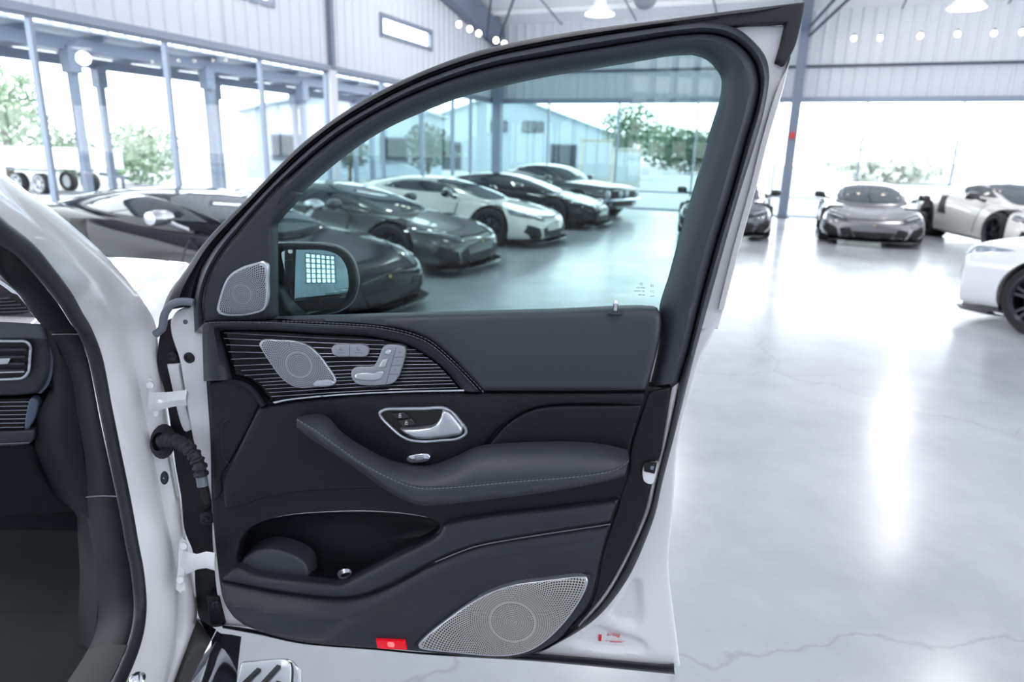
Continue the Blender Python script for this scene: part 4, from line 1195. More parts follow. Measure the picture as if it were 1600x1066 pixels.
SP2 = [(338, 485), (343, 462), (350, 443), (358, 430), (379, 417), (400, 410.5), (411, 408), (417, 413), (418, 440), (418, 469), (413, 485), (396, 492), (376, 495), (350, 494.5), (341, 491)]
speaker('silver tweeter grille on the mirror sail panel', SP2, (379, 459), .012, PERF_S, 4, .90, .004)
SP3 = [(653, 1010), (664, 997), (696, 971), (738, 941.6), (770, 925), (802, 915), (855, 907.6), (905, 902), (917, 903.5), (919, 910), (916, 921), (904, 944), (883, 973), (855, 1001), (830, 1017), (802, 1025), (770, 1026.5), (706, 1021), (664, 1016.5), (655, 1014)]
# lower panels
P7 = [(366, 889), (395, 901), (480, 912), (536, 915), (554, 906), (607, 879), (686, 836), (692, 824), (755, 809), (860, 797), (966, 784, 1), (954, 818, 1), (800, 842), (740, 854), (680, 877), (607, 915), (564, 931), (532, 935), (494, 933), (420, 923), (365, 912), (344, 908, 1)]
relief('pocket_lip_panel', DOOR, P7, .016, LEATHER_D, door, r=.010, depth=.018, g=.014, fun=lambda v, d: .004 * np.clip(d / .02, 0, 1))
RID = np.array([DOOR.uv(*p, .02) for p in catmull([(500, 1000), (540, 975), (600, 945), (679, 900), (740, 873), (820, 855), (940, 838)], False, 10)])
def low_fun(v, d):
    dd = seg_dist(v, RID[:-1], RID[1:]); ub = np.interp(v[:, 0], RID[:, 0], RID[:, 1])
    return .034 / (1 + np.exp(-(v[:, 1] - ub) / .014)) * np.clip(d / .03, 0, 1)
P8 = [(344, 910, 1), (365, 914), (420, 925.5), (494, 935.5), (532, 937), (566, 933), (609, 917), (681, 879.5), (741, 856.5), (800, 844.5), (954, 820.5, 1), (941, 864), (922, 940), (895, 976), (872, 1002), (832, 1021), (770, 1030), (679, 1022), (584, 1014), (475, 1005), (404, 987), (383, 977), (359, 956), (348, 936)]
relief('lower_leather_panel', DOOR, P8, .006, LEATHER_D, door, r=.006, depth=.006, g=.010, fun=low_fun)
pxtube('panel_seam', DOOR, [(680, 878.3), (740, 855.2), (800, 843.2), (954, 819.2)], .0165, .0012, THREAD, door)
SP3O = shrink(SP3, 1.045)
relief('speaker_surround', DOOR, SP3O, .014, RUBBER, door, r=.005, depth=.012)
speaker('large leaf shaped champagne speaker grille low on the door', SP3, (801, 971), .021, PERF_B, 4, .965, .003)

# middle panels
P4 = [(424, 635, 1), (470, 628), (560, 619), (640, 616), (725, 614.5), (880, 614.5), (1009, 614, 1), (1004, 632), (940, 633), (872, 634), (831, 640), (793, 661), (762, 692), (740, 760, 1), (594, 765), (510, 768), (450, 773), (399, 785), (362, 796), (352, 795), (348, 768), (350, 744), (363, 717), (387, 669), (402, 638, 1)]
relief('middle_panel', DOOR, P4, .012, PLASTIC, door, r=.008, depth=.012, fun=lambda v, d: .006 * np.clip(d / .05, 0, 1))
P4b = [(764, 696, 1), (794, 663), (832, 642), (872, 636), (940, 635), (1003, 634, 1), (984, 700), (972, 745, 1), (860, 765), (760, 770, 1)]
relief('middle_rear_insert', DOOR, P4b, .014, PLASTIC, door, r=.006, depth=.014)
LK = [(322, 594, 1), (345, 596), (368, 596), (392, 612), (404, 630), (398, 650), (384, 680), (360, 722), (346, 745), (346, 770), (332, 790, 1), (328, 690)]
relief('hinge_side_trim', DOOR, LK, .006, PLASTIC, door, r=.01, depth=.006)
pair_strip('trim_lip', DOOR, [(330, 597), (362, 593), (386, 599), (402, 612), (416, 632)], [(326, 603), (360, 599), (381, 606), (396, 620), (408, 637)], [(0, .012), (.4, .022), (1, .008)], LEATHER_D, door)
pxtube('service_cover_edge', DOOR, [(362, 652), (350, 660), (347, 690), (349, 712), (357, 725)], .0065, .0012, RUBBER, door)
P9 = [(1014, 613, 1), (1048, 606, 1), (1038, 668), (1028, 719), (1012, 722, 1), (1003, 732), (1002, 744), (1012, 754, 1), (1016, 757), (1006, 799), (979, 864), (943, 927), (901, 978), (868, 1008, 1), (894, 978), (924, 945), (943, 864), (957, 819), (968, 785), (983, 736), (985, 704), (1007, 634)]
relief('rear_edge_trim', DOOR, P9, .006, PLASTIC, door, r=.005, depth=.02, g=.014)
lt = relief('latch', DOOR, [(1004, 732), (1010, 723), (1027, 721, 1), (1024, 742, 1), (1018, 754), (1006, 750)], -.0, WHITE, door, r=.002, depth=.02, g=.01, step=3, fun=lambda v, d: np.full(len(v), .009))
lt['label'] = 'white latch plate with a black catch slot'
relief('latch_slot', DOOR, [(1007, 723, 1), (1027, 724, 1), (1023, 741, 1), (1006, 737, 1)], .011, DARKVOID, lt, r=.001, depth=.004, g=.02, step=4)
relief('latch_claw', DOOR, [(1017, 729, 1), (1022, 729, 1), (1021, 735, 1), (1016, 734, 1)], .013, STEEL, lt, r=.0008, depth=.003, g=.02, step=3)

pair_strip('shell_flange', DOOR, [(1050, 606), (1039, 668), (1028, 722), (1017, 757), (1008, 799), (980, 864), (944, 927), (902, 978)], [(1061, 598), (1045, 673), (1032, 727), (1024, 757), (1014, 799), (989, 857), (950, 929), (906, 981)], [(0, -.004), (.5, .001), (1, -.004)], WHITE, door, base=-.02)
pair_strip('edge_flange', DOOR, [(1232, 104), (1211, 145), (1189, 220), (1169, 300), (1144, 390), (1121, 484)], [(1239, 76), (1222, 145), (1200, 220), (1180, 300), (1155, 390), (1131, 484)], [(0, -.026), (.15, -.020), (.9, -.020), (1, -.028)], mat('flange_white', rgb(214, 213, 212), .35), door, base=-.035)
# armrest and pull handle
AR = [([(466, 651), (507, 648), (534, 675), (570, 699), (615, 720), (672, 726), (710, 714), (748, 697), (800, 692), (895, 690), (943, 694), (981, 703)], .018)]
SEAM = [(464, 655), (490, 670), (510, 684), (570, 726), (630, 755), (660, 762), (688, 761.5), (800, 752), (927, 741), (965, 732), (983, 718)]
LOWE = [(463, 668), (480, 682), (492, 690), (546, 725), (585, 754), (630, 781), (660, 790), (690, 789), (736, 784), (863, 768), (940, 754), (976, 744)]
N = 70
top = curve_n(AR[0][0], N); seam = curve_n(SEAM, N); low = curve_n(LOWE, N)
rows = []
for t, w in ((0, .0), (0, .020), (.12, .040), (.4, .066), (.75, .084), (.95, .090), (1, .088)):
    rows.append([DOOR.hit(*(top[i] * (1 - t) + seam[i] * t), w) for i in range(N)])
for t, w in ((.06, .089), (.3, .091), (.65, .085), (.9, .066), (1.0, .04), (.97, 0.0)):
    rows.append([DOOR.hit(*(seam[i] * (1 - t) + low[i] * t), w) for i in range(N)])
v = [p for r in rows for p in r]; R_ = len(rows)
f = grid_faces(R_, N)
f += [tuple(i * N for i in range(R_))[::-1], tuple(i * N + N - 1 for i in range(R_))]
arm = mk('armrest', v, f, LEATHER, door, 50)
arm['label'] = 'padded grey black armrest with a pull handle'
stitches('stitching', DOOR, seam * .97 + top * .03, .0885, parent=arm)
stitches('stitching', DOOR, seam * .93 + low * .07, .0905, parent=arm)

# inside door handle
HB = [(593, 646), (601, 640.5), (630, 639), (660, 638.5), (694, 638), (707, 645), (720, 660), (727, 669), (728, 677), (716, 685), (690, 688), (660, 689.5), (639, 687), (625, 680), (611, 668), (598, 655)]
hh = relief('handle_recess', DOOR, HB, .019, DARKVOID, door, r=.003, depth=.01, step=4)
hh['label'] = 'recessed door opener with silver rim'
lp = [tuple(p) for p in smooth_loop(HB, 4)]; lp.append(lp[0])
MB().tube([DOOR.hit(p[0], p[1], .0215) for p in lp], .0036, 8, caps=False).build('handle_rim', SATIN, hh)
LV = [(691, 642.5, 1), (701, 644.5), (713, 657), (722, 671), (721, 679), (706, 683), (688, 685.5), (660, 687), (645, 685), (633, 678), (624, 672, 1), (645, 671.5), (660, 670), (676, 667), (685, 658)]
relief('opener_lever', DOOR, LV, .034, SATIN, hh, r=.005, depth=.012, g=.006, step=3, fun=lambda v, d: .004 * np.clip(d / .01, 0, 1))
for bp_, icon in (([(610, 647, 1), (631, 644.5, 1), (640, 652, 1), (620, 656, 1)], (625, 650)), ([(621, 658, 1), (642, 654.5, 1), (650, 662.5, 1), (630, 668, 1)], (635, 661))):
    bb_ = relief('lock_button', DOOR, bp_, .0225, BLACKGLOSS, hh, r=.0015, depth=.004, g=.02, step=4)
    c = icon
    o = MB(); o.tube([DOOR.hit(c[0] + dx, c[1] + dy, .0232) for dx, dy in ((-2, 2.4), (2.2, 2), (2.2, -.4), (-1.8, 0), (-2, 2.4))], .0006, 5)
    o.tube([DOOR.hit(c[0] + dx, c[1] + dy, .0232) for dx, dy in ((-1.2, -.4), (-1.1, -2.6), (.6, -3.2), (1.4, -2))], .0006, 5)
    o.build('lock_icon', WHITE_PRINT, hh)
# small chrome window switch
ws = relief('window_switch', DOOR, [(635, 715), (640, 712.5), (668, 710), (672, 713), (671, 719), (667, 721.5), (640, 724), (635, 721)], .034, CHROME, door, r=.003, depth=.016, g=.01, step=3)
relief('switch_rocker', DOOR, [(648, 713, 1), (662, 711.5, 1), (661, 719, 1), (648, 720.5, 1)], .0375, SILVER_PLASTIC, ws, r=.0015, depth=.003, g=.02, step=3)

# seat heating pill and seat adjuster
pill = relief('seat_heating_buttons', DOOR, [(518, 545), (521, 540), (527, 538.5), (546, 538.5), (567, 539), (574, 543), (576, 549), (574, 555), (568, 557.5), (546, 557.5), (526, 557), (519.5, 553)], .021, SILVER_PLASTIC, door, r=.002, depth=.008, g=.012, step=2.5)
pxtube('button_split', DOOR, [(546.5, 539.5), (546.5, 557)], .0212, .0005, GREY_PRINT, pill, step=5)
for cx in (533, 560):
    o = MB()
    o.tube([DOOR.hit(cx + dx, 545.5 + dy, .0214) for dx, dy in ((-2.4, -2.4), (-1.5, 1.6), (1.6, 1.8), (1.6, .2))], .0006, 5)
    for k in (-4, 0, 4): o.tube([DOOR.hit(cx + k - 1.2, 551.5, .0214), DOOR.hit(cx + k + 1.2, 551.5, .0214)], .0006, 5)
    o.build('seat_icon', GREY_PRINT, pill)
SA = [(597.5, 544), (602, 540), (629, 541), (633.5, 547), (631.5, 562), (627, 577), (622, 590), (614, 599), (601, 602), (562, 602), (553, 597), (548.5, 588), (549.5, 579), (556, 574.5), (582, 573), (586.5, 569), (592, 557)]
sw = relief('seat_adjuster', DOOR, SA, .022, SILVER_PLASTIC, door, r=.003, depth=.010, g=.008, step=2.5)
sw['label'] = 'silver seat shaped adjuster switch'
for P_, n_ in (([(601, 551), (603, 547), (609, 546.5), (611, 550), (608, 555), (602, 555.5)], 'headrest_switch'),
               ([(591, 575, 1), (597, 562, 1), (606, 561, 1), (602, 575, 1)], 'backrest_switch'),
               ([(553, 588), (556, 584.5), (574, 583), (584, 584), (590, 581), (599, 581), (597, 589), (592, 594), (560, 594.5), (554, 592)], 'cushion_switch')):
    relief(n_, DOOR, P_, .0275, SATIN, sw, r=.003, depth=.006, g=.01, step=2.5)
o = MB()
for q in (((619, 543), (603, 600.5)), ((616, 558.5), (631, 558)), ((612, 572), (627, 571)), ((608, 585), (622.5, 585))):
    o.tube([DOOR.hit(x, y, .0222) for x, y in q], .0006, 5)
o.build('memory_button_grooves', GREY_PRINT, sw)
for (x, y, t_) in ((625, 551, 'M'), (621, 565, '3'), (617, 578.5, '2'), (613, 592, '1')):
    text_on('memory_number', DOOR, t_, x, y, .0223, .0055, GREY_PRINT, sw)

# lock pin
base = DOOR.hit(961, 490, .026)
o = MB(); o.lathe([(.014, 0), (.014, .002), (.006, .004)], 18, Matrix.Translation(base)); o.build('lock_pin_collar', RUBBER, door)
o = MB(); o.lathe([(.0046, 0), (.0046, .017), (.0054, .018), (.0054, .023), (.0046, .024), (.0036, .026), (.0005, .0265)], 14, Matrix.Translation(base)); o.build('lock_pin', CHROME, door)
# red courtesy lamp
rl = relief('red_door_lamp', DOOR, [(587, 1001, 1), (632, 1003, 1), (635, 1016.5, 1), (589.5, 1014, 1)], .014, RED_LENS, door, r=.002, depth=.01, g=.01, step=4)
rl['label'] = 'small lit red lamp at the foot of the door'
relief('lamp_bulb', DOOR, [(604, 1004, 1), (616, 1004.5, 1), (617, 1013, 1), (605, 1012, 1)], .0155, RED_LENS_HOT, rl, r=.003, depth=.002, g=.01, step=3)
# bottom seal
pair_strip('bottom_seal', DOOR, [(346, 976), (403, 985), (475, 1003), (584, 1012), (679, 1020), (842, 1022), (1022, 1037), (1053, 1037)], [(348, 982), (403, 992), (475, 1007), (584, 1016), (679, 1024.5), (842, 1034), (1022, 1051), (1054, 1054)], [(0, -.024), (.2, -.012), (.5, -.016), (.8, -.010), (1, -.022)], RUBBER, door, base=-.06)
# red sticker marks
o = MB()
o.box((-.0035, -.009, 0), (.0035, .009, .0004), Matrix.Translation(DOOR.hit(937.5, 997, -.0385)) @ Matrix((DOOR.U, DOOR.V, DOOR.W)).transposed().to_4x4())
o.build('warning_print', RED_PRINT, door, smooth=False)
text_on('warning_lettering', DOOR, 'airbag', 958, 992, -.038, .013, RED_PRINT, door, lean=.3)
for yy, x0, x1, rr in ((1002, 945, 977, .0004), (1003.5, 953, 972, .0009)):
    pxtube('warning_line', DOOR, [(x0, yy - .3), (x1, yy + .3)], -.038, rr, RED_PRINT, door, n=5)

# hinge side of the door: black cover, sealer tube, plugs
HC = [(262, 500), (250, 520), (245, 545), (244, 568), (254, 607), (262, 647), (273, 731), (281, 775), (287, 830), (300, 865), (304, 923), (312, 972), (330, 982), (349, 980, 1), (340, 880), (330, 780), (310, 690), (290, 560)]
relief('hinge_side_cover', DOOR, HC, -.055, PLASTIC, door, r=.006, depth=.05)
pxtube('sealer_tube', DOOR, [(243, 522), (253, 514), (257, 492), (268, 476), (284, 471), (304, 473)], -.004, .0085, SEALGREY, door, n=12)
def disc(name, px, py, w, rad, m, parent, h=.004):
    M = Matrix.Translation(DOOR.hit(px, py, w)) @ Matrix((DOOR.U, DOOR.V, DOOR.W)).transposed().to_4x4()
    return MB().lathe([(rad, -.002), (rad, h * .6), (rad * .85, h), (rad * .6, h), (rad * .5, h * .4), (rad * .3, h * .4), (.0003, h * .6)], 22, M).build(name, m, parent)
disc('rubber_plug', 296, 559, -.03, .0125, RUBBER, door)
disc('screw_head', 290, 503, -.03, .005, STEEL, door)
disc('rubber_plug', 270, 557, -.049, .011, RUBBER, door)
relief('hinge_side_insert', DOOR, [(260, 570, 1), (278, 569, 1), (290, 640), (298, 672), (290, 676), (284, 668)], -.046, WHITE, door, r=.003, depth=.01)
relief('seal_bracket', DOOR, [(314, 802), (324, 801), (331, 806), (332, 818), (326, 821), (313, 818)], -.022, PLASTIC, door, r=.003, depth=.02, g=.02)
disc('bracket_bolt', 322, 811, -.018, .006, RUBBER, door)
relief('seal_bracket', DOOR, [(322, 931, 1), (340, 935, 1), (350, 976, 1), (328, 979, 1)], -.020, PLASTIC, door, r=.003, depth=.03, g=.02)
disc('bracket_bolt', 338, 945, -.016, .009, RUBBER, door)
relief('check_strap_slot', DOOR, [(309, 745, 1), (319, 742, 1), (328, 788, 1), (320, 790, 1), (313, 778, 1)], -.0235, DARKVOID, door, r=.002, depth=.006, g=.02)

# ---------------- body side of the car: pillar, jamb, seals, hinges
FWD = Vector((-.25, .968, 0)).normalized(); OUT = Vector((.968, .25, 0))
J0 = [(-40, 240, .80), (0, 268, .90), (60, 312, 1.02), (110, 350, 1.14), (160, 395, 1.28), (200, 440, 1.40), (228, 478, 1.47), (243, 508, 1.50), (249, 560, 1.50), (258, 620, 1.50), (268, 700, 1.50), (281, 775, 1.50), (290, 840, 1.50), (302, 900, 1.50), (308, 960, 1.47), (296, 1006, 1.40), (268, 1080, 1.28)]
J1 = [(-40, 262, .77), (0, 300, .86), (50, 345, .98), (95, 388, 1.10), (135, 430, 1.22), (160, 464, 1.33), (180, 500, 1.41), (192, 531, 1.45), (204, 575, 1.46), (214, 620, 1.46), (230, 690, 1.46), (247, 775, 1.46), (262, 840, 1.45), (273, 900, 1.45), (276, 950, 1.42), (272, 1010, 1.35), (256, 1080, 1.24)]
J2 = [(-40, 320, .74), (0, 351, .83), (42, 379, .94), (73, 410, 1.05), (107, 453, 1.18), (127, 489, 1.28), (140, 512, 1.35), (156, 549, 1.39), (168, 600, 1.40), (176, 640, 1.40), (188, 705, 1.40), (203, 780, 1.40), (215, 850, 1.39), (223, 896, 1.38), (227, 955, 1.35), (218, 1010, 1.27), (190, 1080, 1.15)]
J3 = [(-40, 345, .76), (0, 375, .85), (30, 400, .96), (58, 434, 1.07), (90, 474, 1.20), (110, 505, 1.30), (124, 525, 1.37), (138, 564, 1.41), (149, 618, 1.42), (156, 655, 1.42), (169, 715, 1.42), (184, 785, 1.42), (196, 850, 1.41), (206, 900, 1.40), (209, 955, 1.37), (198, 1010, 1.29), (168, 1080, 1.17)]
J4 = [(-40, 395, .88), (0, 430, .96), (14, 444, 1.04), (28, 458, 1.14), (50, 490, 1.26), (66, 509, 1.34), (80, 522, 1.42), (98, 555, 1.48), (111, 600, 1.50), (117, 645, 1.50), (130, 725, 1.50), (134, 800, 1.50), (144, 865, 1.49), (151, 920, 1.47), (151, 975, 1.43), (136, 1018, 1.36), (95, 1080, 1.24)]
def sm3(P, n=5):
    X = [np.array(p, float) for p in P]; out = []
    for i in range(len(X) - 1):
        p1, p2 = X[i], X[i + 1]; p0 = X[i - 1] if i else 2 * p1 - p2; p3 = X[i + 2] if i + 2 < len(X) else 2 * p2 - p1
        for j in range(n):
            t = j / n
            out.append(.5 * ((2 * p1) + (p2 - p0) * t + (2 * p0 - 5 * p1 + 4 * p2 - p3) * t * t + (3 * p1 - p0 - 3 * p2 + p3) * t ** 3))
    out.append(X[-1]); return np.array(out)
j0, j1, j2, j3, j4 = (sm3(j) for j in (J0, J1, J2, J3, J4))
def row(a, b=None, t=0.0, dy=0.0):
    q = a if b is None else a * (1 - t) + b * t
    return [at(p[0], p[1], p[2] + dy) for p in q]
def push(r, v):
    return [p + v for p in r]
r0 = row(j0)
jamb = loft3('door_jamb', [push(r0, FWD * .03 - OUT * .04), push(r0, FWD * .016 - OUT * .01), r0, row(j0, j1, .25, -.012), row(j0, j1, .55, -.006), row(j0, j1, .85, .004), row(j1, None, 0, -.002), row(j1, j2, .12, -.006), row(j1, j2, .4, -.006), row(j1, j2, .8, -.003), row(j2), row(j2, j3, .5, .05)], WHITE, suv, 60)
jamb['label'] = 'white painted door jamb and windscreen pillar'
q = j2 * .55 + j3 * .45
MB().tube([at(p[0], p[1], p[2] - .012) for p in q], [.0135] * len(q), 12).build('jamb_seal', RUBBER, jamb)
loft3('pillar_trim', [row(j3, None, 0, .03), row(j3, None, 0, .0), row(j3, j4, .15, -.012), row(j3, j4, .5, -.012), row(j3, j4, .85, .0), row(j4, None, 0, .02), row(j4, None, 0, .08)], INTERIOR, suv, 60)
o = MB(); o.tube([at(124, 522.5, 1.345), at(105, 522.5, 1.36), at(82, 523, 1.40)], .0014, 6); o.build('pillar_trim_joint', RUBBER, suv)
o = MB(); o.tube([at(184, 776, 1.392), at(160, 775, 1.41), at(135, 777, 1.46)], .0014, 6); o.build('pillar_trim_joint', THREAD, suv)
# bonnet and wing beyond the pillar
rows = []
for k in range(9):
    sfw = .06 + .16 * k
    base = at(243, 505, 1.50) + FWD * sfw
    rr = []
    for lat, dz in ((.03, -.75), (.035, -.4), (.03, -.16), (.0, -.05), (-.05, .0), (-.14, .022), (-.3, .04), (-.55, .055), (-.85, .065), (-1.2, .06)):
        drop = -.04 * max(0, sfw - .2) ** 1.6
        rr.append(Vector((base.x, base.y, 1.17)) + OUT * (lat - .015 - .03 * max(0, sfw)) + Vector((0, 0, dz + drop)))
    rows.append(rr)
loft3('bonnet_and_wing', rows, WHITE, suv, 60)
# hinges
def hinge(plate, arm, label, bolts):
    o = MB()
    pl = [at(*p) for p in plate]
    n = len(pl); off = -FWD * .012 + OUT * .004
    o.add(pl + [p + off for p in pl], [tuple(range(n))[::-1], tuple(range(n, 2 * n))] + [(i, (i + 1) % n, n + (i + 1) % n, n + i) for i in range(n)])
    h = o.build('door_hinge', WHITE, suv); h['label'] = label
    rows = []
    for x, yt, yb, Y in arm:
        a, b = at(x, yt, Y), at(x, yb, Y)
        rows.append([a, a * .5 + b * .5 - FWD * .012, b, a * .5 + b * .5 + FWD * .022, a])
    loft3('hinge_arm', rows, WHITE, h, 50)
    for x, y, Y in bolts:
        MB().lathe([(.009, 0), (.009, .006), (.006, .009), (.0005, .009)], 12, Matrix.Translation(at(x, y, Y)) @ Matrix.Rotation(math.radians(75), 4, 'X')).build('hinge_bolt', WHITE, h)
hinge([(228, 592, 1.45), (233, 587, 1.45), (238, 592, 1.45), (240, 612, 1.45), (247, 640, 1.44), (245, 648, 1.44), (240, 648, 1.44), (233, 620, 1.45)],
      [(233, 612, 644, 1.44), (243, 613, 643, 1.43), (260, 613, 638, 1.42), (280, 611, 634, 1.41), (292, 609, 634, 1.41)], 'white upper door hinge', [(236, 602, 1.43)])
hinge([(279, 845, 1.43), (285, 838, 1.43), (290, 842, 1.43), (287, 880, 1.42), (285, 916, 1.41), (280, 922, 1.41), (274, 917, 1.41), (277, 880, 1.42)],
      [(283, 855, 905, 1.42), (292, 862, 898, 1.41), (308, 866, 890, 1.40), (322, 862, 888, 1.395), (336, 864, 892, 1.39)], 'white lower door hinge', [(288, 853, 1.41), (283, 906, 1.40)])
# corrugated cable boot
pts = [at(x, y, Y) for x, y, Y in ((254, 690, 1.45), (262, 687, 1.44), (272, 688, 1.43), (284, 693, 1.42), (296, 702, 1.41), (306, 714, 1.405), (312, 728, 1.40), (315, 745, 1.40))]
fine = []; rad = []
for i in range(len(pts) - 1):
    for k in range(6):
        fine.append(pts[i].lerp(pts[i + 1], k / 6)); n_ = i * 6 + k
        rad.append(.0165 if n_ % 4 < 2 else .0125)
bt = MB().tube(fine, rad, 14).build('cable_boot', RUBBER, suv); bt['label'] = 'corrugated black cable boot between body and door'
o = MB(); o.lathe([(.001, 0), (.03, 0), (.028, .006), (.019, .012), (.016, .02)], 18, Matrix.Translation(at(255, 690, 1.46)) @ Matrix.Rotation(math.radians(68), 4, 'X') @ Matrix.Scale(1.35, 4, (0, 1, 0))); o.build('boot_flange', RUBBER, bt)
MB().tube([at(314, 742, 1.40), at(317, 760, 1.395)], .012, 10).build('boot_end', SEALGREY, bt)
for x, y, Y in ((257, 747, 1.44),):
    MB().lathe([(.001, .004), (.008, .004), (.010, 0)], 16, Matrix.Translation(at(x, y, Y)) @ Matrix.Rotation(math.radians(75), 4, 'X') @ Matrix.Scale(1.6, 4, (0, 1, 0))).build('jamb_plug', RUBBER, jamb)

# side mirror outside the glass
MP = Plane(DOOR.hit(490, 440, -.16), (.975, .2, 0), (-.0195, .095, 1))
MH = [(426, 384), (440, 380), (470, 380), (505, 381), (530, 387), (547, 400), (556, 416), (561, 440), (558, 460), (549, 476), (530, 488), (500, 495), (478, 499), (440, 505), (426, 505)]
mh = relief('mirror_housing', MP, MH, 0.0, mat('mirror_black', rgb(10, 11, 16), .3, spec=.3), door, r=.014, depth=.09, back=True)
mh['label'] = 'black side mirror seen through the window glass'
MG = [(440, 394), (446, 391), (468, 390.5), (510, 392), (530, 400.5), (540, 415), (544, 432), (544, 452), (536, 472), (515, 482), (490, 489), (473, 493), (465, 489), (459, 475), (452, 453), (444, 420)]
mc_ = np.array(MP.uv(494, 440, .004))
relief('mirror_glass', MP, MG, .005, MIRROR, mh, r=0, depth=.006, g=.006, fun=lambda v, d: -((v - mc_) ** 2).sum(1) / (2 * 1.0))
relief('mirror_foot', DOOR, [(424, 440, 1), (432, 450, 1), (450, 480), (470, 500), (480, 512, 1), (424, 512, 1)], -.10, mat('mirror_black', rgb(10, 11, 16), .3), mh, r=.01, depth=.05)

# ---------------- cabin on the inner side: dashboard, vents, footwell
dk = at(86, 560, 1.56)
DASH = Plane(dk, (OUT.x, OUT.y, 0), (0, 0, 1))
dash = relief('dashboard', DASH, [(-90, 440, 1), (0, 441), (24, 458), (64, 503), (74, 520), (84, 545), (86, 575), (80, 600), (60, 616), (-90, 622, 1)], 0.0, LEATHER_D, suv, r=.02, depth=.15)
dash['label'] = 'black leather dashboard end with silver trimmed air vents'
relief('dash_top_pad', DASH, [(-90, 470, 1), (0, 470), (26, 466), (60, 500), (70, 516), (72, 532, 1), (-90, 534, 1)], .012, mat('mid_grey_leather', rgb(92, 95, 104), .4, bump=.2, bscale=400), dash, r=.012, depth=.02)
MB().tube([DASH.hit(x, y, .012) for x, y in catmull([(-60, 408), (0, 441), (24, 459), (50, 487), (66, 504)], False, 5)], .004, 8).build('silver_dash_trim', CHROME, dash)
dv = relief('demister_vent', DASH, [(-60, 490), (-20, 478), (6, 466), (22, 459), (34, 470), (45, 487), (16, 492), (-20, 492)], .018, DARKVOID, dash, r=.003, depth=.01)
for yy in (466, 471, 476, 481, 486):
    pxtube('vent_slat', DASH, [(-50, yy + 4), (8 + (yy - 466) * 1.6 + 8, yy)], .021, .0022, PLASTIC_G, dv, n=6)
def vent(outl, slats, label):
    b = relief('air_vent', DASH, outl, .012, DARKVOID, dash, r=.003, depth=.02); b['label'] = label
    lp = [tuple(p) for p in smooth_loop(outl, 4)]; lp.append(lp[0])
    MB().tube([DASH.hit(p[0], p[1], .014) for p in lp], .0036, 8, caps=False).build('vent_frame', SATIN, b)
    for y, x1 in slats:
        o = MB(); p, q = DASH.hit(-60, y + .5, .012), DASH.hit(x1, y, .012)
        o.beam(p, q, .018, .0055); o.build('vent_slat', PLASTIC_G, b, smooth=False)
    return b
b = vent([(-90, 533, 1), (20, 533), (41, 534), (47, 540), (47, 560), (44, 582), (36, 590), (20, 592), (-90, 595, 1)], ((545, 43), (556, 42), (567, 41), (578, 40)), 'chrome framed dashboard air vent')
relief('vent_tab', DASH, [(-10, 561, 1), (16, 560, 1), (12, 569, 1), (-10, 570, 1)], .024, SATIN, b, r=.001, depth=.006)
pxtube('vent_chrome_line', DASH, [(-60, 584), (38, 581)], .02, .0018, SATIN, b, n=6)
pair_strip('dash_end_trim', DASH, [(66, 505), (72, 520), (76, 545), (76, 575), (70, 598), (58, 614)], [(72, 505), (81, 525), (86, 550), (86, 578), (79, 602), (66, 616)], [(0, .0), (.3, .022), (.7, .02), (1, .0)], mat('glossy_charcoal', rgb(70, 80, 100), .15, coat=.6), dash, base=-.03)
lw_ = relief('lower_dash_trim', DASH, [(-90, 626, 1), (48, 622, 1), (38, 672, 1), (-90, 676, 1)], -.012, LACQUER, dash, r=.003, depth=.02)
for k in range(7):
    y = 628 + k * 6.6; pxtube('pinstripe', DASH, [(-80, y + 2), (45 - k * 1.3, y)], -.0105, .001, STRIPE, lw_, n=5)
relief('lower_trim_end', DASH, [(48, 622), (58, 626), (56, 650), (44, 672, 1), (37, 672, 1), (40, 648)], -.008, mat('glossy_charcoal', rgb(70, 80, 100), .15), dash, r=.004, depth=.02)
relief('knee_pad', DASH, [(-90, 679, 1), (44, 673), (52, 672), (54, 684), (48, 693), (-90, 699, 1)], -.004, LEATHER_D, dash, r=.006, depth=.03)
pxtube('knee_pad_seam', DASH, [(-80, 697), (46, 692)], .0, .001, THREAD, dash, n=5)
relief('glovebox', DASH, [(-90, 698, 1), (46, 694), (60, 730), (92, 778), (130, 800), (100, 806), (-90, 812, 1)], -.02, INTERIOR, dash, r=.012, depth=.12)
loft3('kick_panel', [[at(x, y, Y) for x, y, Y in ((70, 508, 1.50), (84, 560, 1.53), (80, 605, 1.55), (58, 650, 1.56), (54, 700, 1.56), (80, 770, 1.58), (120, 806, 1.60), (125, 900, 1.62), (120, 1010, 1.55))],
                     [at(x, y, Y) for x, y, Y in ((80, 518, 1.46), (96, 560, 1.50), (98, 605, 1.50), (90, 650, 1.50), (92, 700, 1.50), (112, 770, 1.51), (132, 806, 1.52), (140, 900, 1.53), (132, 1010, 1.46))],
                     [at(x, y, Y) for x, y, Y in ((92, 530, 1.48), (106, 565, 1.50), (116, 610, 1.50), (122, 650, 1.50), (130, 710, 1.50), (140, 775, 1.50), (146, 820, 1.50), (156, 920, 1.49), (146, 1016, 1.42))]], INTERIOR, suv, 60)
loft3('footwell_carpet', [[at(x, 770, 2.0) for x in (-90, -20, 60, 150)], [at(x, 880, 1.92) for x in (-90, -20, 60, 158)], [at(x, 960, 1.72) for x in (-90, -20, 60, 160)], [at(x, 1030, 1.5) for x in (-90, -20, 60, 158)], [at(x, 1090, 1.36) for x in (-90, -20, 60, 150)]], CARPET, suv, 60)
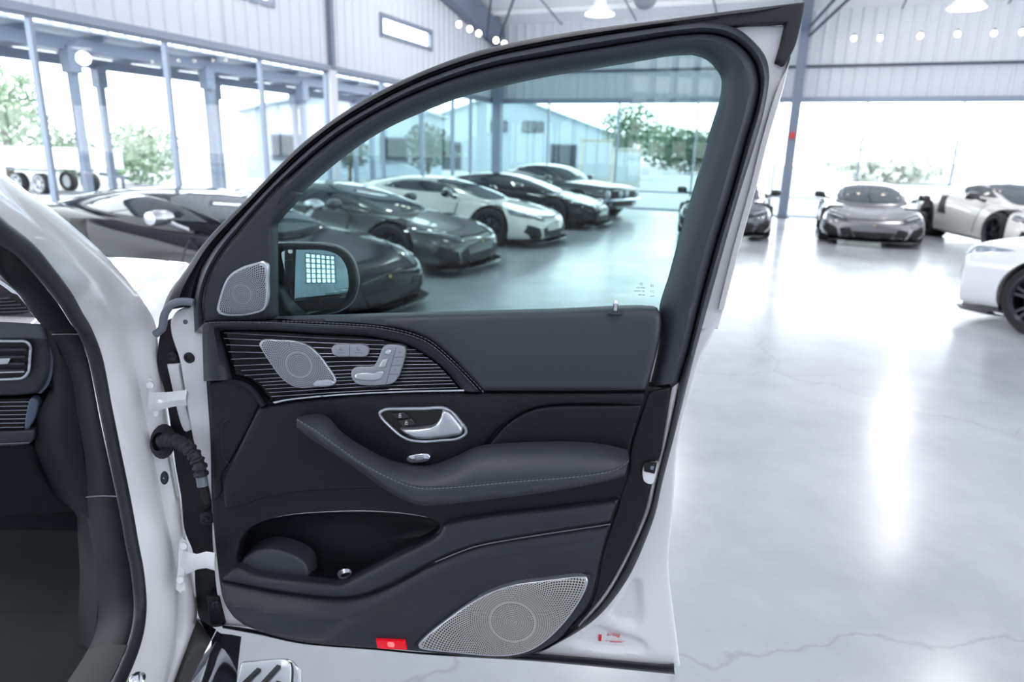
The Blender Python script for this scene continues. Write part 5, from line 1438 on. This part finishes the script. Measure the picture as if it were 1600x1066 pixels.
relief('bulkhead', DASH, [(-120, 425, 1), (0, 438, 1), (60, 494, 1), (92, 535), (110, 600), (126, 700), (136, 830, 1), (-120, 830, 1)], -.07, INTERIOR, suv, r=.004, depth=.02, g=.05)
# sill plates, running board
loft3('sill_plate', [[at(x, y, Y) for x, y, Y in ((138, 1016, 1.34), (165, 1007, 1.31), (198, 1008, 1.27), (206, 1012, 1.26))], [at(x, y, Y) for x, y, Y in ((116, 1050, 1.28), (142, 1044, 1.26), (180, 1048, 1.21), (190, 1050, 1.2))], [at(x, y, Y) for x, y, Y in ((96, 1085, 1.22), (120, 1082, 1.2), (160, 1085, 1.15), (172, 1087, 1.14))]], mat('satin_black', rgb(9, 10, 13), .5, spec=.12), suv, 60)
MB().tube([at(200, 1010, 1.26), at(190, 1036, 1.22), at(172, 1072, 1.16), at(160, 1092, 1.13)], .004, 8).build('sill_chrome_edge', CHROME, suv)
MB().lathe([(.001, .006), (.012, .006), (.016, .003), (.017, 0)], 18, Matrix.Translation(at(214, 1062, 1.17)) @ Matrix.Rotation(math.radians(20), 4, 'X')).build('sill_step_stud', CHROME, suv)
loft3('rocker_cover', [[at(x, y, Y) for x, y, Y in ((308, 966, 1.47), (322, 974, 1.46), (338, 984, 1.44))], [at(x, y, Y) for x, y, Y in ((292, 1012, 1.38), (304, 1016, 1.36), (319, 1022, 1.34))], [at(x, y, Y) for x, y, Y in ((262, 1090, 1.26), (272, 1092, 1.24), (284, 1095, 1.22))]], BLACKGLOSS, suv, 60)
cb = loft3('running_board', [[at(x, y, Y) for x, y, Y in ((339, 986, 1.46), (345, 990, 1.44), (362, 992, 1.45), (377, 995, 1.46), (376, 1004, 1.48))], [at(x, y, Y) for x, y, Y in ((318, 1024, 1.36), (328, 1027, 1.34), (352, 1028, 1.35), (373, 1030, 1.37), (372, 1040, 1.39))], [at(x, y, Y) for x, y, Y in ((284, 1086, 1.23), (296, 1090, 1.21), (336, 1091, 1.22), (367, 1092, 1.24), (366, 1100, 1.26))]], CHROME, suv, 60)
cb['label'] = 'chrome running board edge below the open door'
STEP = Plane((0, 0, .30), (1, 0, 0), (0, 1, 0))
st = relief('step_pad', STEP, [(376, 1032, 1), (452, 1028), (462, 1034), (470, 1046), (473, 1095, 1), (360, 1095, 1)], 0, BLACKGLOSS, cb, r=.008, depth=.03)
relief('step_plate', STEP, [(378, 1035, 1), (448, 1031), (454, 1037), (452, 1095, 1), (362, 1095, 1)], .006, SATIN, cb, r=.003, depth=.005)
for q in (((436, 1041), (405, 1075)), ((436, 1066), (420, 1085)), ((405, 1046), (380, 1070))):
    a, b = STEP.hit(*q[0], .008), STEP.hit(*q[1], .008); MB().beam(a, b, .012, .006).build('step_grip', RUBBER, cb, smooth=False)
relief('step_side', STEP, [(452, 1029, 1), (470, 1046, 1), (473, 1095, 1), (456, 1095, 1), (458, 1040)], .003, SATIN, cb, r=.003, depth=.03)
